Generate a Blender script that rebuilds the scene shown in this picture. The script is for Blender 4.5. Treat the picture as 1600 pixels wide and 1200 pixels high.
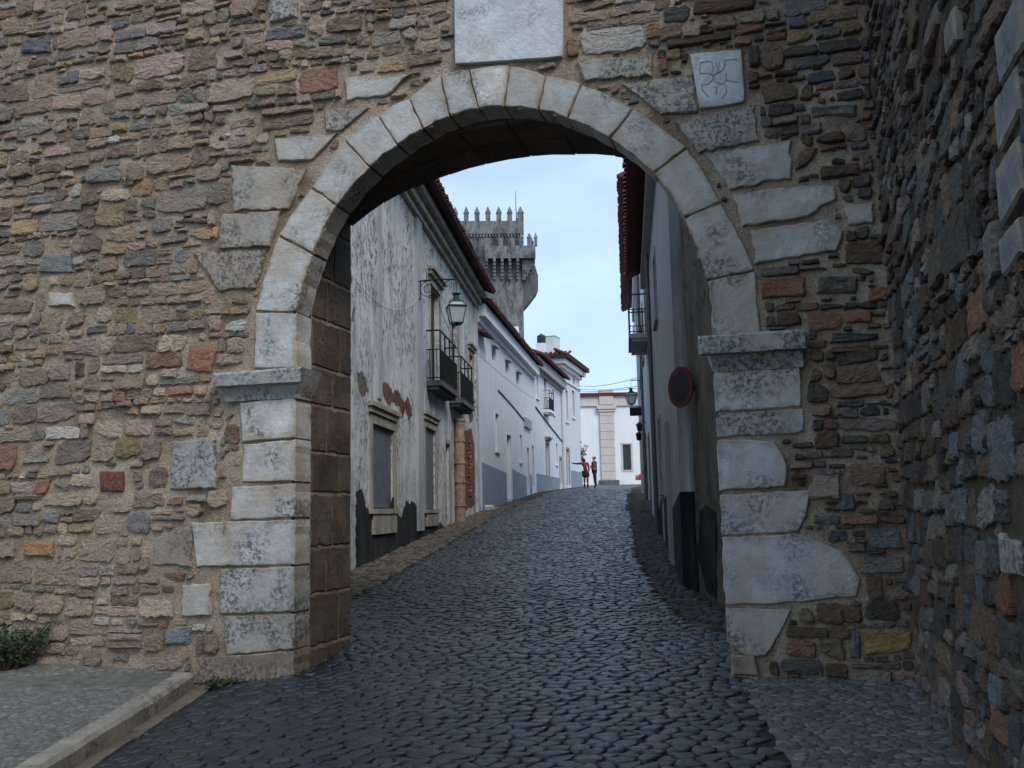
import bpy, math, random
from mathutils import Vector as V, Matrix, noise as mnoise

for o in list(bpy.data.objects):
    bpy.data.objects.remove(o)
scn = bpy.context.scene
COL = scn.collection
R = math.radians

# ------------------------------------------------------------------ camera
CAM = V((0, 0, 1.55)); FPX = 1500.0; PITCH = R(7.6); ROLL = R(1.2)
fw = V((0, math.cos(PITCH), math.sin(PITCH)))
up0 = V((0, -math.sin(PITCH), math.cos(PITCH))); rt0 = V((1, 0, 0))
rt = rt0 * math.cos(ROLL) - up0 * math.sin(ROLL)
up = rt0 * math.sin(ROLL) + up0 * math.cos(ROLL)
cd = bpy.data.cameras.new('camera'); cam = bpy.data.objects.new('camera', cd); COL.objects.link(cam)
cd.sensor_width = 36; cd.lens = 36 * FPX / 1600; cd.clip_end = 2000; cd.clip_start = .05
m = Matrix.Identity(4)
for i in range(3):
    m[i][0] = rt[i]; m[i][1] = up[i]; m[i][2] = -fw[i]; m[i][3] = CAM[i]
cam.matrix_world = m
scn.camera = cam
scn.cycles.max_bounces = 5; scn.cycles.diffuse_bounces = 2; scn.cycles.glossy_bounces = 2; scn.cycles.use_adaptive_sampling = True

# ------------------------------------------------------------------ sky, sun, exposure
SUN_AZ = R(149)      # clockwise from +Y: the light comes from behind the camera on the right
SUN_EL = R(46)
w = bpy.data.worlds.new('World'); scn.world = w; w.use_nodes = True
nt = w.node_tree; nt.nodes.clear()
def N(nt, t, **k):
    n = nt.nodes.new(t)
    for a, b in k.items(): setattr(n, a, b)
    return n
sky = N(nt, 'ShaderNodeTexSky', sky_type='NISHITA', sun_disc=False)
sky.sun_elevation = SUN_EL; sky.sun_rotation = SUN_AZ; sky.air_density = 1.0; sky.dust_density = 1.5; sky.ozone_density = 1.5
tc = N(nt, 'ShaderNodeTexCoord'); mp = N(nt, 'ShaderNodeMapping'); mp.inputs['Scale'].default_value = (1.0, 1.0, 3.2)
nz = N(nt, 'ShaderNodeTexNoise'); nz.inputs['Scale'].default_value = 1.9; nz.inputs['Detail'].default_value = 6; nz.inputs['Roughness'].default_value = .55
rp = N(nt, 'ShaderNodeValToRGB'); rp.color_ramp.elements[0].position = .36; rp.color_ramp.elements[1].position = .66
rp.color_ramp.elements[0].color = (.58, .58, .58, 1); rp.color_ramp.elements[1].color = (.98, .98, .98, 1)
mx = N(nt, 'ShaderNodeMix', data_type='RGBA')
mx.inputs['B'].default_value = (8.1, 10.8, 14.0, 1)
bg = N(nt, 'ShaderNodeBackground'); bg.inputs['Strength'].default_value = .1
wo = N(nt, 'ShaderNodeOutputWorld')
L = nt.links.new
L(tc.outputs['Generated'], mp.inputs['Vector']); L(mp.outputs['Vector'], nz.inputs['Vector']); L(nz.outputs['Fac'], rp.inputs['Fac'])
L(rp.outputs['Color'], mx.inputs['Factor']); L(sky.outputs['Color'], mx.inputs['A']); L(mx.outputs['Result'], bg.inputs['Color']); L(bg.outputs['Background'], wo.inputs['Surface'])

sd = bpy.data.lights.new('sun', 'SUN'); sd.energy = 2.4; sd.angle = R(26); sd.color = (1.0, .95, .88)
sun = bpy.data.objects.new('sun', sd); COL.objects.link(sun)
sdir = V((math.sin(SUN_AZ) * math.cos(SUN_EL), math.cos(SUN_AZ) * math.cos(SUN_EL), math.sin(SUN_EL)))
sun.rotation_euler = sdir.to_track_quat('Z', 'Y').to_euler(); sun.location = (12, -12, 30)
scn.view_settings.view_transform = 'Standard'; scn.view_settings.look = 'None'
scn.view_settings.exposure = -0.06; scn.view_settings.gamma = 1; scn.view_settings.use_curve_mapping = False

# ------------------------------------------------------------------ helpers
def ray(x, y): return fw * FPX + rt * (x - 800) + up * (600 - y)
def project(P):
    v = P - CAM; z = v.dot(fw)
    if z < .1: return None
    return 800 + FPX * v.dot(rt) / z, 600 - FPX * v.dot(up) / z

class Fr:
    """a vertical plane: u runs along it, z up, d out of it towards the viewer"""
    def __init__(s, o, ex):
        s.o = V((o[0], o[1], 0)); s.ex = V((ex[0], ex[1], 0)).normalized(); s.ed = V((s.ex.y, -s.ex.x, 0))
    def P(s, u, z, d=0): return s.o + s.ex * u + s.ed * d + V((0, 0, z))
    def uv(s, x, y, d=0):
        r = ray(x, y); t = ((s.o + s.ed * d - CAM).dot(s.ed)) / r.dot(s.ed); P = CAM + r * t
        return (P - s.o).dot(s.ex), P.z

CROSS = [(-9, -.16), (-2.7, -.16), (-1.85, -.01), (0, .03), (1.6, .10), (3, .125)]
def lerp(tab, y):
    for (y0, a), (y1, b_) in zip(tab, tab[1:]):
        if y <= y1: return a + (b_ - a) * max(0, (y - y0)) / (y1 - y0)
    return tab[-1][1]
def ground(y, x=None):
    """height of the street: a long rise, with a fall across it in front of the gate"""
    z = lerp([(0, 0), (8, .265), (10, .39), (45, 2.46), (60, 3.06), (80, 3.66)], y)
    if x is not None and y < 11: z += lerp(CROSS, x) * max(0, min(1, (11 - y) / 2.7))
    return z

class MB:
    def __init__(s): s.v = []; s.f = []; s.c = []
    def add(s, vs, fs, col=None):
        b = len(s.v); s.v += [tuple(v) for v in vs]; s.f += [tuple(b + i for i in f) for f in fs]
        if col is not None: s.c += [tuple(col)] * len(vs)
        return s
    def box(s, F, u0, u1, z0, z1, d0, d1, col=None):
        P = [F.P(u, z, d) for d in (d0, d1) for z in (z0, z1) for u in (u0, u1)]
        return s.add(P, [(0, 2, 3, 1), (4, 5, 7, 6), (0, 1, 5, 4), (2, 6, 7, 3), (0, 4, 6, 2), (1, 3, 7, 5)], col)
    def prism(s, A, B, col=None):
        n = len(A); return s.add(list(A) + list(B), [tuple(range(n))[::-1], tuple(range(n, 2 * n))] + [(i, (i + 1) % n, n + (i + 1) % n, n + i) for i in range(n)], col)
    def tube(s, pts, r, k=6, col=None, cap=True):
        rs = r if isinstance(r, (list, tuple)) else [r] * len(pts); vs = []; n = len(pts); pr = None
        for i, p in enumerate(pts):
            p = V(p); a = V(pts[max(i - 1, 0)]); b = V(pts[min(i + 1, n - 1)]); t = (b - a)
            t = t.normalized() if t.length > 1e-9 else V((0, 0, 1))
            q = pr if pr else (V((0, 0, 1)) if abs(t.z) < .9 else V((1, 0, 0)))
            x = (q - t * q.dot(t)).normalized(); y = t.cross(x); pr = x
            for j in range(k):
                a_ = 2 * math.pi * j / k; vs.append(p + (x * math.cos(a_) + y * math.sin(a_)) * rs[i])
        fs = [(i * k + j, i * k + (j + 1) % k, (i + 1) * k + (j + 1) % k, (i + 1) * k + j) for i in range(n - 1) for j in range(k)]
        if cap: fs += [tuple(range(k))[::-1], tuple(range((n - 1) * k, n * k))]
        return s.add(vs, fs, col)
    def lathe(s, c, prof, k=8, rot=0, col=None):
        vs = []
        for r, z in prof:
            for j in range(k):
                a = rot + 2 * math.pi * j / k; vs.append(V(c) + V((r * math.cos(a), r * math.sin(a), z)))
        n = len(prof)
        fs = [(i * k + j, i * k + (j + 1) % k, (i + 1) * k + (j + 1) % k, (i + 1) * k + j) for i in range(n - 1) for j in range(k)]
        fs += [tuple(range(k))[::-1], tuple(range((n - 1) * k, n * k))]
        return s.add(vs, fs, col)
    def build(s, name, mat, parent=None, smooth=False, loc=None, kind=None):
        off = V(loc) if loc is not None else (V(parent['_w']) if parent is not None else V((0, 0, 0)))
        me = bpy.data.meshes.new(name); me.from_pydata([(v[0] - off[0], v[1] - off[1], v[2] - off[2]) for v in s.v], [], s.f)
        if s.c:
            a = me.color_attributes.new('Col', 'FLOAT_COLOR', 'POINT'); flat = []
            for c in s.c: flat += [c[0], c[1], c[2], 1.0]
            a.data.foreach_set('color', flat)
        if smooth: me.polygons.foreach_set('use_smooth', [True] * len(me.polygons))
        me.materials.append(MAT[mat]); me.update()
        o = bpy.data.objects.new(name, me); COL.objects.link(o)
        if parent is not None: o.parent = parent
        else: o.location = off
        o['_w'] = tuple(off)
        if kind: o['kind'] = kind
        return o
def tag(o, label, cat, group=None):
    o['label'] = label; o['category'] = cat
    if group: o['group'] = group
    return o
def thing(name, label, cat, loc, group=None):
    o = bpy.data.objects.new(name, None); COL.objects.link(o); o.location = loc; o.empty_display_size = .2; o['_w'] = tuple(loc)
    o['kind'] = 'thing'
    return tag(o, label, cat, group)
def struct(o): o['kind'] = 'structure'; return o

# ------------------------------------------------------------------ materials
MAT = {}
def mat(name, rough=.85, spec=.3):
    m = bpy.data.materials.new(name); m.use_nodes = True; t = m.node_tree; b = t.nodes['Principled BSDF']
    b.inputs['Roughness'].default_value = rough; b.inputs['Specular IOR Level'].default_value = spec
    MAT[name] = m
    return m, t, b
def nodes(t): return (lambda ty, **k: N(t, ty, **k)), t.links.new
def noise_fac(t, scale, detail=5, rough=.6, stretch=None, coord='Object'):
    n, l = nodes(t); c = n('ShaderNodeTexCoord'); mp = n('ShaderNodeMapping'); z = n('ShaderNodeTexNoise')
    if stretch: mp.inputs['Scale'].default_value = stretch
    z.inputs['Scale'].default_value = scale; z.inputs['Detail'].default_value = detail; z.inputs['Roughness'].default_value = rough
    l(c.outputs[coord], mp.inputs['Vector']); l(mp.outputs['Vector'], z.inputs['Vector']); return z.outputs['Fac']
def ramp(t, fac, stops):
    n, l = nodes(t); r = n('ShaderNodeValToRGB'); e = r.color_ramp.elements
    while len(e) < len(stops): e.new(.5)
    for i, (p, c) in enumerate(stops):
        e[i].position = p; e[i].color = (c[0], c[1], c[2], 1) if isinstance(c, (tuple, list)) else (c, c, c, 1)
    l(fac, r.inputs['Fac']); return r.outputs['Color']
def mixc(t, fac, a, b, mode='MIX'):
    n, l = nodes(t); x = n('ShaderNodeMix', data_type='RGBA', blend_type=mode)
    for s, v in (('Factor', fac), ('A', a), ('B', b)):
        if isinstance(v, (int, float)): x.inputs[s].default_value = v
        elif isinstance(v, (tuple, list)): x.inputs[s].default_value = (v[0], v[1], v[2], 1)
        else: l(v, x.inputs[s])
    return x.outputs['Result']
def bump(t, b, fac, strength, dist=.01):
    n, l = nodes(t); u = n('ShaderNodeBump'); u.inputs['Strength'].default_value = strength; u.inputs['Distance'].default_value = dist
    l(fac, u.inputs['Height']); prev = b.inputs['Normal'].links
    if prev: l(prev[0].from_socket, u.inputs['Normal'])
    l(u.outputs['Normal'], b.inputs['Normal'])
def attr(t):
    n, l = nodes(t); a = n('ShaderNodeAttribute'); a.attribute_name = 'Col'; return a.outputs['Color']

# rubble and cobbles: colour comes with each stone, the material adds grain and wear
def rubble_mat(name, coatc):
    m, t, b = mat(name, .92, .15)
    fine = noise_fac(t, 34, 4, .75, (1, 1, 1.9))
    g1 = ramp(t, fine, [(.30, .42), (.48, .95), (.72, 1.4)])
    c = mixc(t, 1.0, attr(t), g1, 'MULTIPLY')
    mid = noise_fac(t, 8, 3, .65, (1, 1, 1.6))
    c = mixc(t, ramp(t, mid, [(.52, 0), (.68, .5)]), c, coatc)
    c = mixc(t, ramp(t, mid, [(.30, .5), (.44, 0)]), c, (.115, .085, .06))
    coat = mixc(t, 1.0, ramp(t, noise_fac(t, 2.3, 3, .6), [(.40, .15), (.62, 1)]), ramp(t, fine, [(.36, 0), (.56, .6)]), 'MULTIPLY')
    c = mixc(t, coat, c, mixc(t, .5, attr(t), coatc))
    t.links.new(c, b.inputs['Base Color']); bump(t, b, fine, 1.0, .022); bump(t, b, mid, .6, .04)
rubble_mat('rubble', (.37, .28, .19))
rubble_mat('rubble_shaded', (.125, .092, .062))  # shaded copy of the rubble, for gate's right part and side wall

def mortar_mat(name, c0, c1, c2):
    m, t, b = mat(name, .95, .1)
    c = ramp(t, noise_fac(t, 2.0, 4, .68), [(.32, c0), (.48, c1), (.66, c2)])
    c = mixc(t, ramp(t, noise_fac(t, 60, 4, .7), [(.35, .6), (.5, 0)]), c, (.10, .075, .05))
    t.links.new(c, b.inputs['Base Color']); bump(t, b, noise_fac(t, 26, 4, .78), 1.0, .035)
mortar_mat('mortar', (.20, .145, .10), (.37, .285, .21), (.50, .415, .33))
mortar_mat('mortar_shaded', (.06, .048, .036), (.12, .095, .068), (.19, .15, .105))  # shaded copy of the mortar: side wall's shade put into its colour

def ashlar_mat(name, base, lichen, warm, lo=.56):
    m, t, b = mat(name, .85, .25)
    c = mixc(t, ramp(t, noise_fac(t, 5, 4, .65), [(.3, 0), (.7, 1)]), [x * .72 for x in base], [min(1, x * 1.1) for x in base])
    c = mixc(t, 1.0, c, attr(t), 'MULTIPLY')
    c = mixc(t, ramp(t, noise_fac(t, 2.6, 4, .65), [(.44, 0), (.68, .75)]), c, warm)
    patch = ramp(t, noise_fac(t, 2.9, 2, .5), [(lo - .1, 0), (lo + .06, 1)])
    speck = ramp(t, noise_fac(t, 30, 5, .75), [(.46, 0), (.57, .85)])
    f = mixc(t, 1.0, patch, speck, 'MULTIPLY')
    c = mixc(t, f, c, lichen)
    pit = ramp(t, noise_fac(t, 75, 4, .7), [(.3, .55), (.40, 0)])
    c = mixc(t, pit, c, (.16, .15, .13))
    t.links.new(c, b.inputs['Base Color']); bump(t, b, noise_fac(t, 22, 5, .7), .8, .016); bump(t, b, f, -.3, .01)
ashlar_mat('ashlar', (.57, .555, .53), (.075, .075, .08), (.40, .32, .245), .60)
ashlar_mat('ashlar_lichen', (.52, .51, .49), (.06, .06, .062), (.36, .28, .21), .47)
ashlar_mat('marble', (.60, .63, .65), (.16, .18, .19), (.52, .52, .50), .62)
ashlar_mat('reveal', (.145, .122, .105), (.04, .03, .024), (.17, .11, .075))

m, t, b = mat('basalt', .5, .6)
g1 = ramp(t, noise_fac(t, 32, 6, .7), [(.3, .55), (.55, 1.0), (.75, 1.5)])
c = mixc(t, 1.0, attr(t), g1, 'MULTIPLY')
t.links.new(c, b.inputs['Base Color'])
t.links.new(ramp(t, noise_fac(t, 18, 4, .6), [(.32, .20), (.68, .46)]), b.inputs['Roughness'])
bump(t, b, noise_fac(t, 42, 6, .7), .6, .012)
m, t, b = mat('pebble', .8, .3)
c = mixc(t, 1.0, attr(t), ramp(t, noise_fac(t, 32, 6, .7), [(.3, .55), (.55, 1.0), (.75, 1.4)]), 'MULTIPLY')
t.links.new(c, b.inputs['Base Color']); bump(t, b, noise_fac(t, 42, 6, .7), .7, .012)
m, t, b = mat('earth', .95, .15)
c = ramp(t, noise_fac(t, 3, 7, .65), [(.3, (.035, .03, .026)), (.7, (.085, .072, .058))])
t.links.new(c, b.inputs['Base Color']); bump(t, b, noise_fac(t, 30, 7, .7), .8, .02)
# far paving: cobbles too small to tell apart
m, t, b = mat('far_cobble', .5, .5)
n, l = nodes(t); tcn = n('ShaderNodeTexCoord'); vo = n('ShaderNodeTexVoronoi', feature='F1'); vo.inputs['Scale'].default_value = 7.5
l(tcn.outputs['Object'], vo.inputs['Vector'])
vd = n('ShaderNodeTexVoronoi', feature='DISTANCE_TO_EDGE'); vd.inputs['Scale'].default_value = 7.5; l(tcn.outputs['Object'], vd.inputs['Vector'])
c = ramp(t, noise_fac(t, 4, 5, .6), [(.3, (.03, .036, .046)), (.7, (.07, .078, .09))])
c = mixc(t, ramp(t, vd.outputs['Distance'], [(.0, .8), (.12, 0)]), c, (.02, .02, .02))
l(c, b.inputs['Base Color']); bump(t, b, ramp(t, vd.outputs['Distance'], [(0, 0), (.25, 1)]), .8, .02)
t.links.new(ramp(t, noise_fac(t, 9, 4, .6), [(.3, .34), (.7, .6)]), b.inputs['Roughness'])

def plaster(name, base, dirt, amt=.5, mold=None, rough=.9, stsc=2.0, stz=.42):
    m, t, b = mat(name, rough, .2)
    c = mixc(t, ramp(t, noise_fac(t, 1.3, 6, .65), [(.32, 0), (.72, 1)]), [x * .9 for x in base], base)
    c = mixc(t, ramp(t, noise_fac(t, stsc, 7, .72, (1.5, 1.5, stz)), [(.44, 0), (.68, amt)]), c, dirt)
    if mold:
        p = ramp(t, noise_fac(t, .8, 4, .65), [(.40, 0), (.56, 1)])
        s_ = ramp(t, noise_fac(t, 6.5, 7, .8, (1.2, 1.2, 1.0)), [(.50, 0), (.57, .92)])
        c = mixc(t, mixc(t, 1.0, p, s_, 'MULTIPLY'), c, mold)
        cr = n_crack(t); c = mixc(t, cr, c, (.08, .075, .07))
    t.links.new(c, b.inputs['Base Color']); bump(t, b, noise_fac(t, 12, 7, .7), .35, .02)
def n_crack(t):
    n, l = nodes(t); c = n('ShaderNodeTexCoord'); z = n('ShaderNodeTexNoise'); z.inputs['Scale'].default_value = 1.4; z.inputs['Detail'].default_value = 5
    l(c.outputs['Object'], z.inputs['Vector']); mx = n('ShaderNodeMix', data_type='RGBA'); mx.inputs['Factor'].default_value = .35
    l(c.outputs['Object'], mx.inputs['A']); l(z.outputs['Color'], mx.inputs['B'])
    v = n('ShaderNodeTexVoronoi', feature='DISTANCE_TO_EDGE'); v.inputs['Scale'].default_value = .8; l(mx.outputs['Result'], v.inputs['Vector'])
    return ramp(t, v.outputs['Distance'], [(.0, .45), (.007, 0)])
plaster('plaster_old', (.60, .61, .61), (.26, .265, .275), .9, mold=(.06, .062, .066))
plaster('plaster_white', (.66, .70, .74), (.50, .54, .58), .5)
plaster('plaster_bright', (.80, .82, .84), (.70, .72, .74), .4)
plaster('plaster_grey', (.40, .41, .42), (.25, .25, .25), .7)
plaster('plaster_brown', (.21, .17, .135), (.09, .075, .06), .9, mold=(.05, .045, .04))
plaster('dado_blue', (.25, .30, .36), (.17, .21, .26), .6)
plaster('dado_black', (.017, .018, .021), (.07, .068, .066), .75, stsc=1.3, stz=.7)
plaster('frame_stone', (.36, .33, .28), (.13, .12, .10), .9)
plaster('bare_masonry', (.19, .095, .065), (.05, .03, .025), 1.0, mold=(.035, .025, .02), stsc=5, stz=1.2)
plaster('keep_stone', (.22, .22, .225), (.025, .025, .033), 1.0, mold=(.045, .045, .055), stsc=.75, stz=.6)
plaster('keep_dark', (.13, .13, .14), (.045, .045, .055), .95)
plaster('pale_stone', (.60, .54, .50), (.45, .40, .37), .6)
def flat(name, col, rough=.6, metal=0, spec=.4, nscale=14, var=.35):
    m, t, b = mat(name, rough, spec); b.inputs['Metallic'].default_value = metal
    c = mixc(t, ramp(t, noise_fac(t, nscale, 5, .65), [(.3, 0), (.7, 1)]), [x * (1 - var) for x in col], [x * (1 + var * .4) for x in col])
    t.links.new(c, b.inputs['Base Color']); bump(t, b, noise_fac(t, nscale * 4, 4, .6), .15, .005)
flat('roof_tile', (.13, .030, .028), .85, nscale=5, var=.5)
flat('roof_tile_dark', (.075, .03, .028), .9, nscale=5, var=.5)
flat('iron', (.018, .018, .02), .55, .3)
flat('green_metal', (.006, .034, .028), .5)
flat('pane_dark', (.02, .024, .03), .15, 0, .5, 3)
flat('shutter_grey', (.12, .13, .15), .6, nscale=6)
flat('wood_dark', (.045, .035, .028), .7, nscale=8)
flat('wood_blue', (.02, .03, .075), .6)
flat('terracotta', (.33, .235, .165), .85, nscale=9, var=.5)
flat('brick', (.22, .08, .05), .9, nscale=20, var=.5)
flat('white_metal', (.62, .64, .66), .5)
flat('tank_black', (.02, .021, .024), .5)
flat('sign_red', (.12, .006, .012), .5, var=.2)
flat('sign_blue', (.012, .004, .014), .5, var=.2)
flat('car_red', (.42, .015, .02), .25, spec=.6, var=.1)
flat('tyre', (.02, .02, .02), .9)
flat('chrome', (.5, .5, .52), .3, .8)
flat('skin', (.28, .16, .115), .6, var=.15)
flat('hair', (.02, .014, .012), .6)
flat('cloth_magenta', (.20, .012, .06), .9, var=.2)
flat('cloth_black', (.012, .012, .016), .9, var=.2)
flat('cloth_red', (.16, .012, .02), .9, var=.2)
flat('cloth_grey', (.10, .075, .08), .9, var=.3)
flat('cloth_navy', (.02, .022, .035), .9, var=.2)
flat('leaf', (.045, .085, .03), .6, nscale=8, var=.6)
flat('leaf_dark', (.02, .042, .02), .6, nscale=8, var=.6)
flat('twig', (.06, .045, .03), .9)
flat('carved_line', (.27, .28, .29), .9)
flat('wire', (.03, .03, .03), .6)
flat('grit', (.024, .023, .022), .95, nscale=30, var=.6)
flat('dust', (.13, .122, .105), .95, nscale=9, var=.5)
m, t, b = mat('lamp_glass', .25, .5)
b.inputs['Base Color'].default_value = (.55, .60, .62, 1); b.inputs['Transmission Weight'].default_value = .35; b.inputs['IOR'].default_value = 1.1
# ------------------------------------------------------------------ stone builders
rng = random.Random(7)
def jit(a): return rng.uniform(-a, a)
PAL = {
 'brown': (.27, .195, .14), 'ochre': (.36, .245, .135), 'olive': (.24, .205, .155), 'grey': (.265, .245, .225),
 'slate': (.15, .165, .18), 'dark': (.085, .075, .07), 'pink': (.38, .265, .225), 'red': (.31, .145, .095), 'mauve': (.25, .19, .175),
 'pale': (.56, .53, .49), 'tan': (.41, .325, .24), 'umber': (.18, .118, .08), 'green': (.185, .195, .175)}
MIX_TOPLEFT = [('brown', 26), ('ochre', 10), ('olive', 8), ('grey', 10), ('slate', 8), ('mauve', 8), ('umber', 7), ('pink', 12), ('tan', 9), ('dark', 2), ('green', 4), ('pale', 1), ('red', 1)]
MIX_MIDLEFT = [('brown', 14), ('tan', 26), ('pink', 13), ('grey', 10), ('olive', 8), ('mauve', 6), ('slate', 6), ('ochre', 9), ('red', 6), ('green', 3), ('pale', 5)]
MIX_RIGHT_SHADED = [('umber', 24), ('brown', 14), ('dark', 20), ('slate', 14), ('red', 9), ('ochre', 5), ('grey', 5), ('mauve', 5), ('olive', 4)]  # palette darkened to paint the shade on the gate wall's right part
MIX_SIDE_SHADED = [('olive', 8), ('grey', 6), ('slate', 18), ('mauve', 10), ('brown', 10), ('dark', 36), ('umber', 20), ('red', 3), ('green', 3)]  # dark tones weighted up to carry the unlit side wall's shade
def pick(mix, tint=None):
    n_ = rng.choices([a for a, _ in mix], [b for _, b in mix])[0]; c = PAL[n_]; k = rng.uniform(.62, 1.28)
    f = rng.uniform(.1, .45) if tint else 0
    return tuple(max(.01, (x * (1 - f) + y * f) * k * rng.uniform(.98, 1.02)) for x, y in zip(c, tint or c))

def outline(u0, u1, z0, z1, n=14, sl=.25):
    """irregular angular stone outline inside a cell, counter-clockwise"""
    w_, h_ = u1 - u0, z1 - z0; k = min(w_, h_)
    lens = rng.random() < .22
    def c_(a): return abs(rng.gauss(0, a))
    e = .26 if lens else .09
    q = [(u0 + c_(.09) * k, z0 + c_(e) * h_), (u1 - c_(.09) * k, z0 + c_(e) * h_), (u1 - c_(.15) * k, z1 - c_(e) * h_), (u0 + c_(.15) * k, z1 - c_(e) * h_)]
    out = []
    for i in range(4):
        a, b_ = q[i], q[(i + 1) % 4]; L_ = math.hypot(b_[0] - a[0], b_[1] - a[1]); m_ = max(2, min(8, int(L_ / .04) + 1)); nx_, nz2 = (b_[1] - a[1]) / max(L_, 1e-6), -(b_[0] - a[0]) / max(L_, 1e-6)
        bow = rng.uniform(-.05, .10) * k + (.14 * h_ if lens and i % 2 == 0 else 0)
        for s in range(m_):
            f = s / m_ + (jit(.25) / m_ if s else 0); o_ = bow * 4 * f * (1 - f) * .6 + jit(.055) * k
            if s == 0: o_ = -abs(rng.gauss(.05, .04)) * k
            x = a[0] + (b_[0] - a[0]) * f + nx_ * o_; z = a[1] + (b_[1] - a[1]) * f + nz2 * o_
            if s == 0: x += (.06 * k if i in (0, 3) else -.06 * k) * rng.random()
            out.append((x, z))
    return out

def stone_mesh(mb, F, ol, h, col, back=-.05, tilt=.16, rough=.005):
    n = len(ol); cu = sum(p[0] for p in ol) / n; cz = sum(p[1] for p in ol) / n
    hw = max(abs(p[0] - cu) for p in ol); hh = max(abs(p[1] - cz) for p in ol)
    tu, tz = jit(.5), rng.uniform(-.75, .25)
    vs = []; cs = []; e1 = rng.uniform(.004, .012); e2 = min(hw, hh) * rng.uniform(.25, .5)
    for ins, dd in ((0, back), (0, h * .55), (e1, h * .92), (e2, h * 1.03)):
        fu = max(.12, 1 - ins / max(hw, .01)); fz = max(.12, 1 - ins / max(hh, .01))
        for (u, z) in ol:
            U = cu + (u - cu) * fu; Z = cz + (z - cz) * fz
            d = dd * (1 + tu * (U - cu) / hw + tz * (Z - cz) / hh) + jit(rough) if dd > 0 else dd
            vs.append(F.P(U + (jit(.004) if dd > h * .7 else 0), Z + (jit(.004) if dd > h * .7 else 0), d))
            k = rng.uniform(.9, 1.1); cs.append(tuple(x * k for x in col))
    vs.append(F.P(cu + jit(.2) * hw, cz + jit(.2) * hh, h + jit(rough))); cs.append(col)
    fs = []
    for r_ in range(3):
        for i in range(n):
            j = (i + 1) % n; fs.append((r_ * n + i, r_ * n + j, (r_ + 1) * n + j, (r_ + 1) * n + i))
    fs += [(3 * n + i, 3 * n + (i + 1) % n, 4 * n) for i in range(n)]
    b0 = len(mb.v); mb.v += [tuple(v) for v in vs]; mb.f += [tuple(b0 + i for i in f) for f in fs]; mb.c += cs

def inpoly(p, poly):
    x, y = p; c = False; n = len(poly); j = n - 1
    for i in range(n):
        xi, yi = poly[i]; xj, yj = poly[j]
        if (yi > y) != (yj > y) and x < (xj - xi) * (y - yi) / (yj - yi) + xi: c = not c
        j = i
    return c
def grow(poly, a):
    cx = sum(p[0] for p in poly) / len(poly); cy = sum(p[1] for p in poly) / len(poly); o = []
    for x, y in poly:
        o.append((x + math.copysign(a, x - cx), y + math.copysign(a, y - cy)))
    return o

def rubble(u0, u1, zlo, z1, blocked, mixf, hr=(.06, .17), wave=.03, slope=0.0, ar=(.9, 2.7), skip=.05, gap=(.0, .0065), loose=None, band=(.7, 1.5), tint=None):
    """irregular stones in patches of rough courses; returns [(outline, colour)]"""
    out = []; edges = [u0]
    while edges[-1] < u1 - band[0]: edges.append(min(u1, edges[-1] + rng.uniform(*band)))
    if edges[-1] < u1: edges.append(u1)
    phs = [rng.random() * 9 for _ in edges]
    def ex(k, z): return edges[k] + (0 if k in (0, len(edges) - 1) else .14 * math.sin(z * 3.1 + phs[k]) + .06 * math.sin(z * 9.7 + phs[k] * 2))
    for bi in range(len(edges) - 1):
        z = zlo - rng.random() * .12; ph = rng.random() * 9; bs = jit(.02)
        def wv(u, zz): return wave * math.sin(u * 1.3 + zz * 2.1 + ph) + wave * .6 * math.sin(u * 3.1 - zz * 4.0 + ph * 2) + (slope + bs) * (u - edges[bi])
        while z < z1:
            r0 = rng.random(); h = rng.uniform(*hr) if r0 < .72 else (rng.uniform(hr[0] * .55, hr[0]) if r0 < .9 else rng.uniform(hr[1], hr[1] * 1.35))
            u = ex(bi, z); ue = ex(bi + 1, z)
            while u < ue - .02:
                wd = min(.55, max(.07, h * rng.uniform(*ar)))
                if ue - (u + wd) < .06: wd = ue - u
                parts = [(0, 1)]; r_ = rng.random()
                if h > .13 and r_ < .16: k = rng.uniform(.35, .65); parts = [(0, k), (k, 1)]
                elif h > .16 and r_ < .20: parts = [(0, .34), (.34, .7), (.7, 1)]
                for (a, b_) in parts:
                    lz = loose(u, z) if loose else 0
                    if rng.random() < skip + lz * .08: continue
                    subs = [(u, u + wd)]
                    if (b_ - a) < 1 and wd > .2 and rng.random() < .5:
                        k = u + wd * rng.uniform(.35, .65); subs = [(u, k), (k, u + wd)]
                    for (a0, a1) in subs:
                        cu = (a0 + a1) / 2; off = wv(cu, z); g_ = rng.uniform(*gap) + lz * rng.uniform(.0, .012)
                        Z0 = z + h * a + off + g_ + jit(.008); Z1 = z + h * b_ + off - g_ + jit(.008) - (rng.random() * .22 * h * (b_ - a) if rng.random() < .4 else 0); U0 = a0 + g_; U1 = a1 - g_
                        if Z1 - Z0 < .022 or U1 - U0 < .03: continue
                        ol = outline(U0, U1, Z0, Z1); ok = False
                        bad = [p for p in ol if blocked(p)] if not blocked((cu, (Z0 + Z1) / 2)) else None
                        if bad == []: ok = True
                        else:
                            for (f0, f1, f2, f3) in ((.3, 1, 0, 1), (0, .7, 0, 1), (.55, 1, 0, 1), (0, .45, 0, 1), (.75, 1, 0, 1), (0, .25, 0, 1), (0, 1, .45, 1), (0, 1, 0, .55), (.4, 1, .4, 1), (0, .6, .4, 1)):
                                wU = U1 - U0; wZ = Z1 - Z0
                                if wU * (f1 - f0) < .05 or wZ * (f3 - f2) < .03: continue
                                ol = outline(U0 + wU * f0, U0 + wU * f1, Z0 + wZ * f2, Z0 + wZ * f3)
                                if not any(blocked(p) for p in ol): ok = True; break
                        if ok: out.append((ol, pick(mixf(cu, z), tint)))
                u += wd
            z += h
    return out

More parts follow.
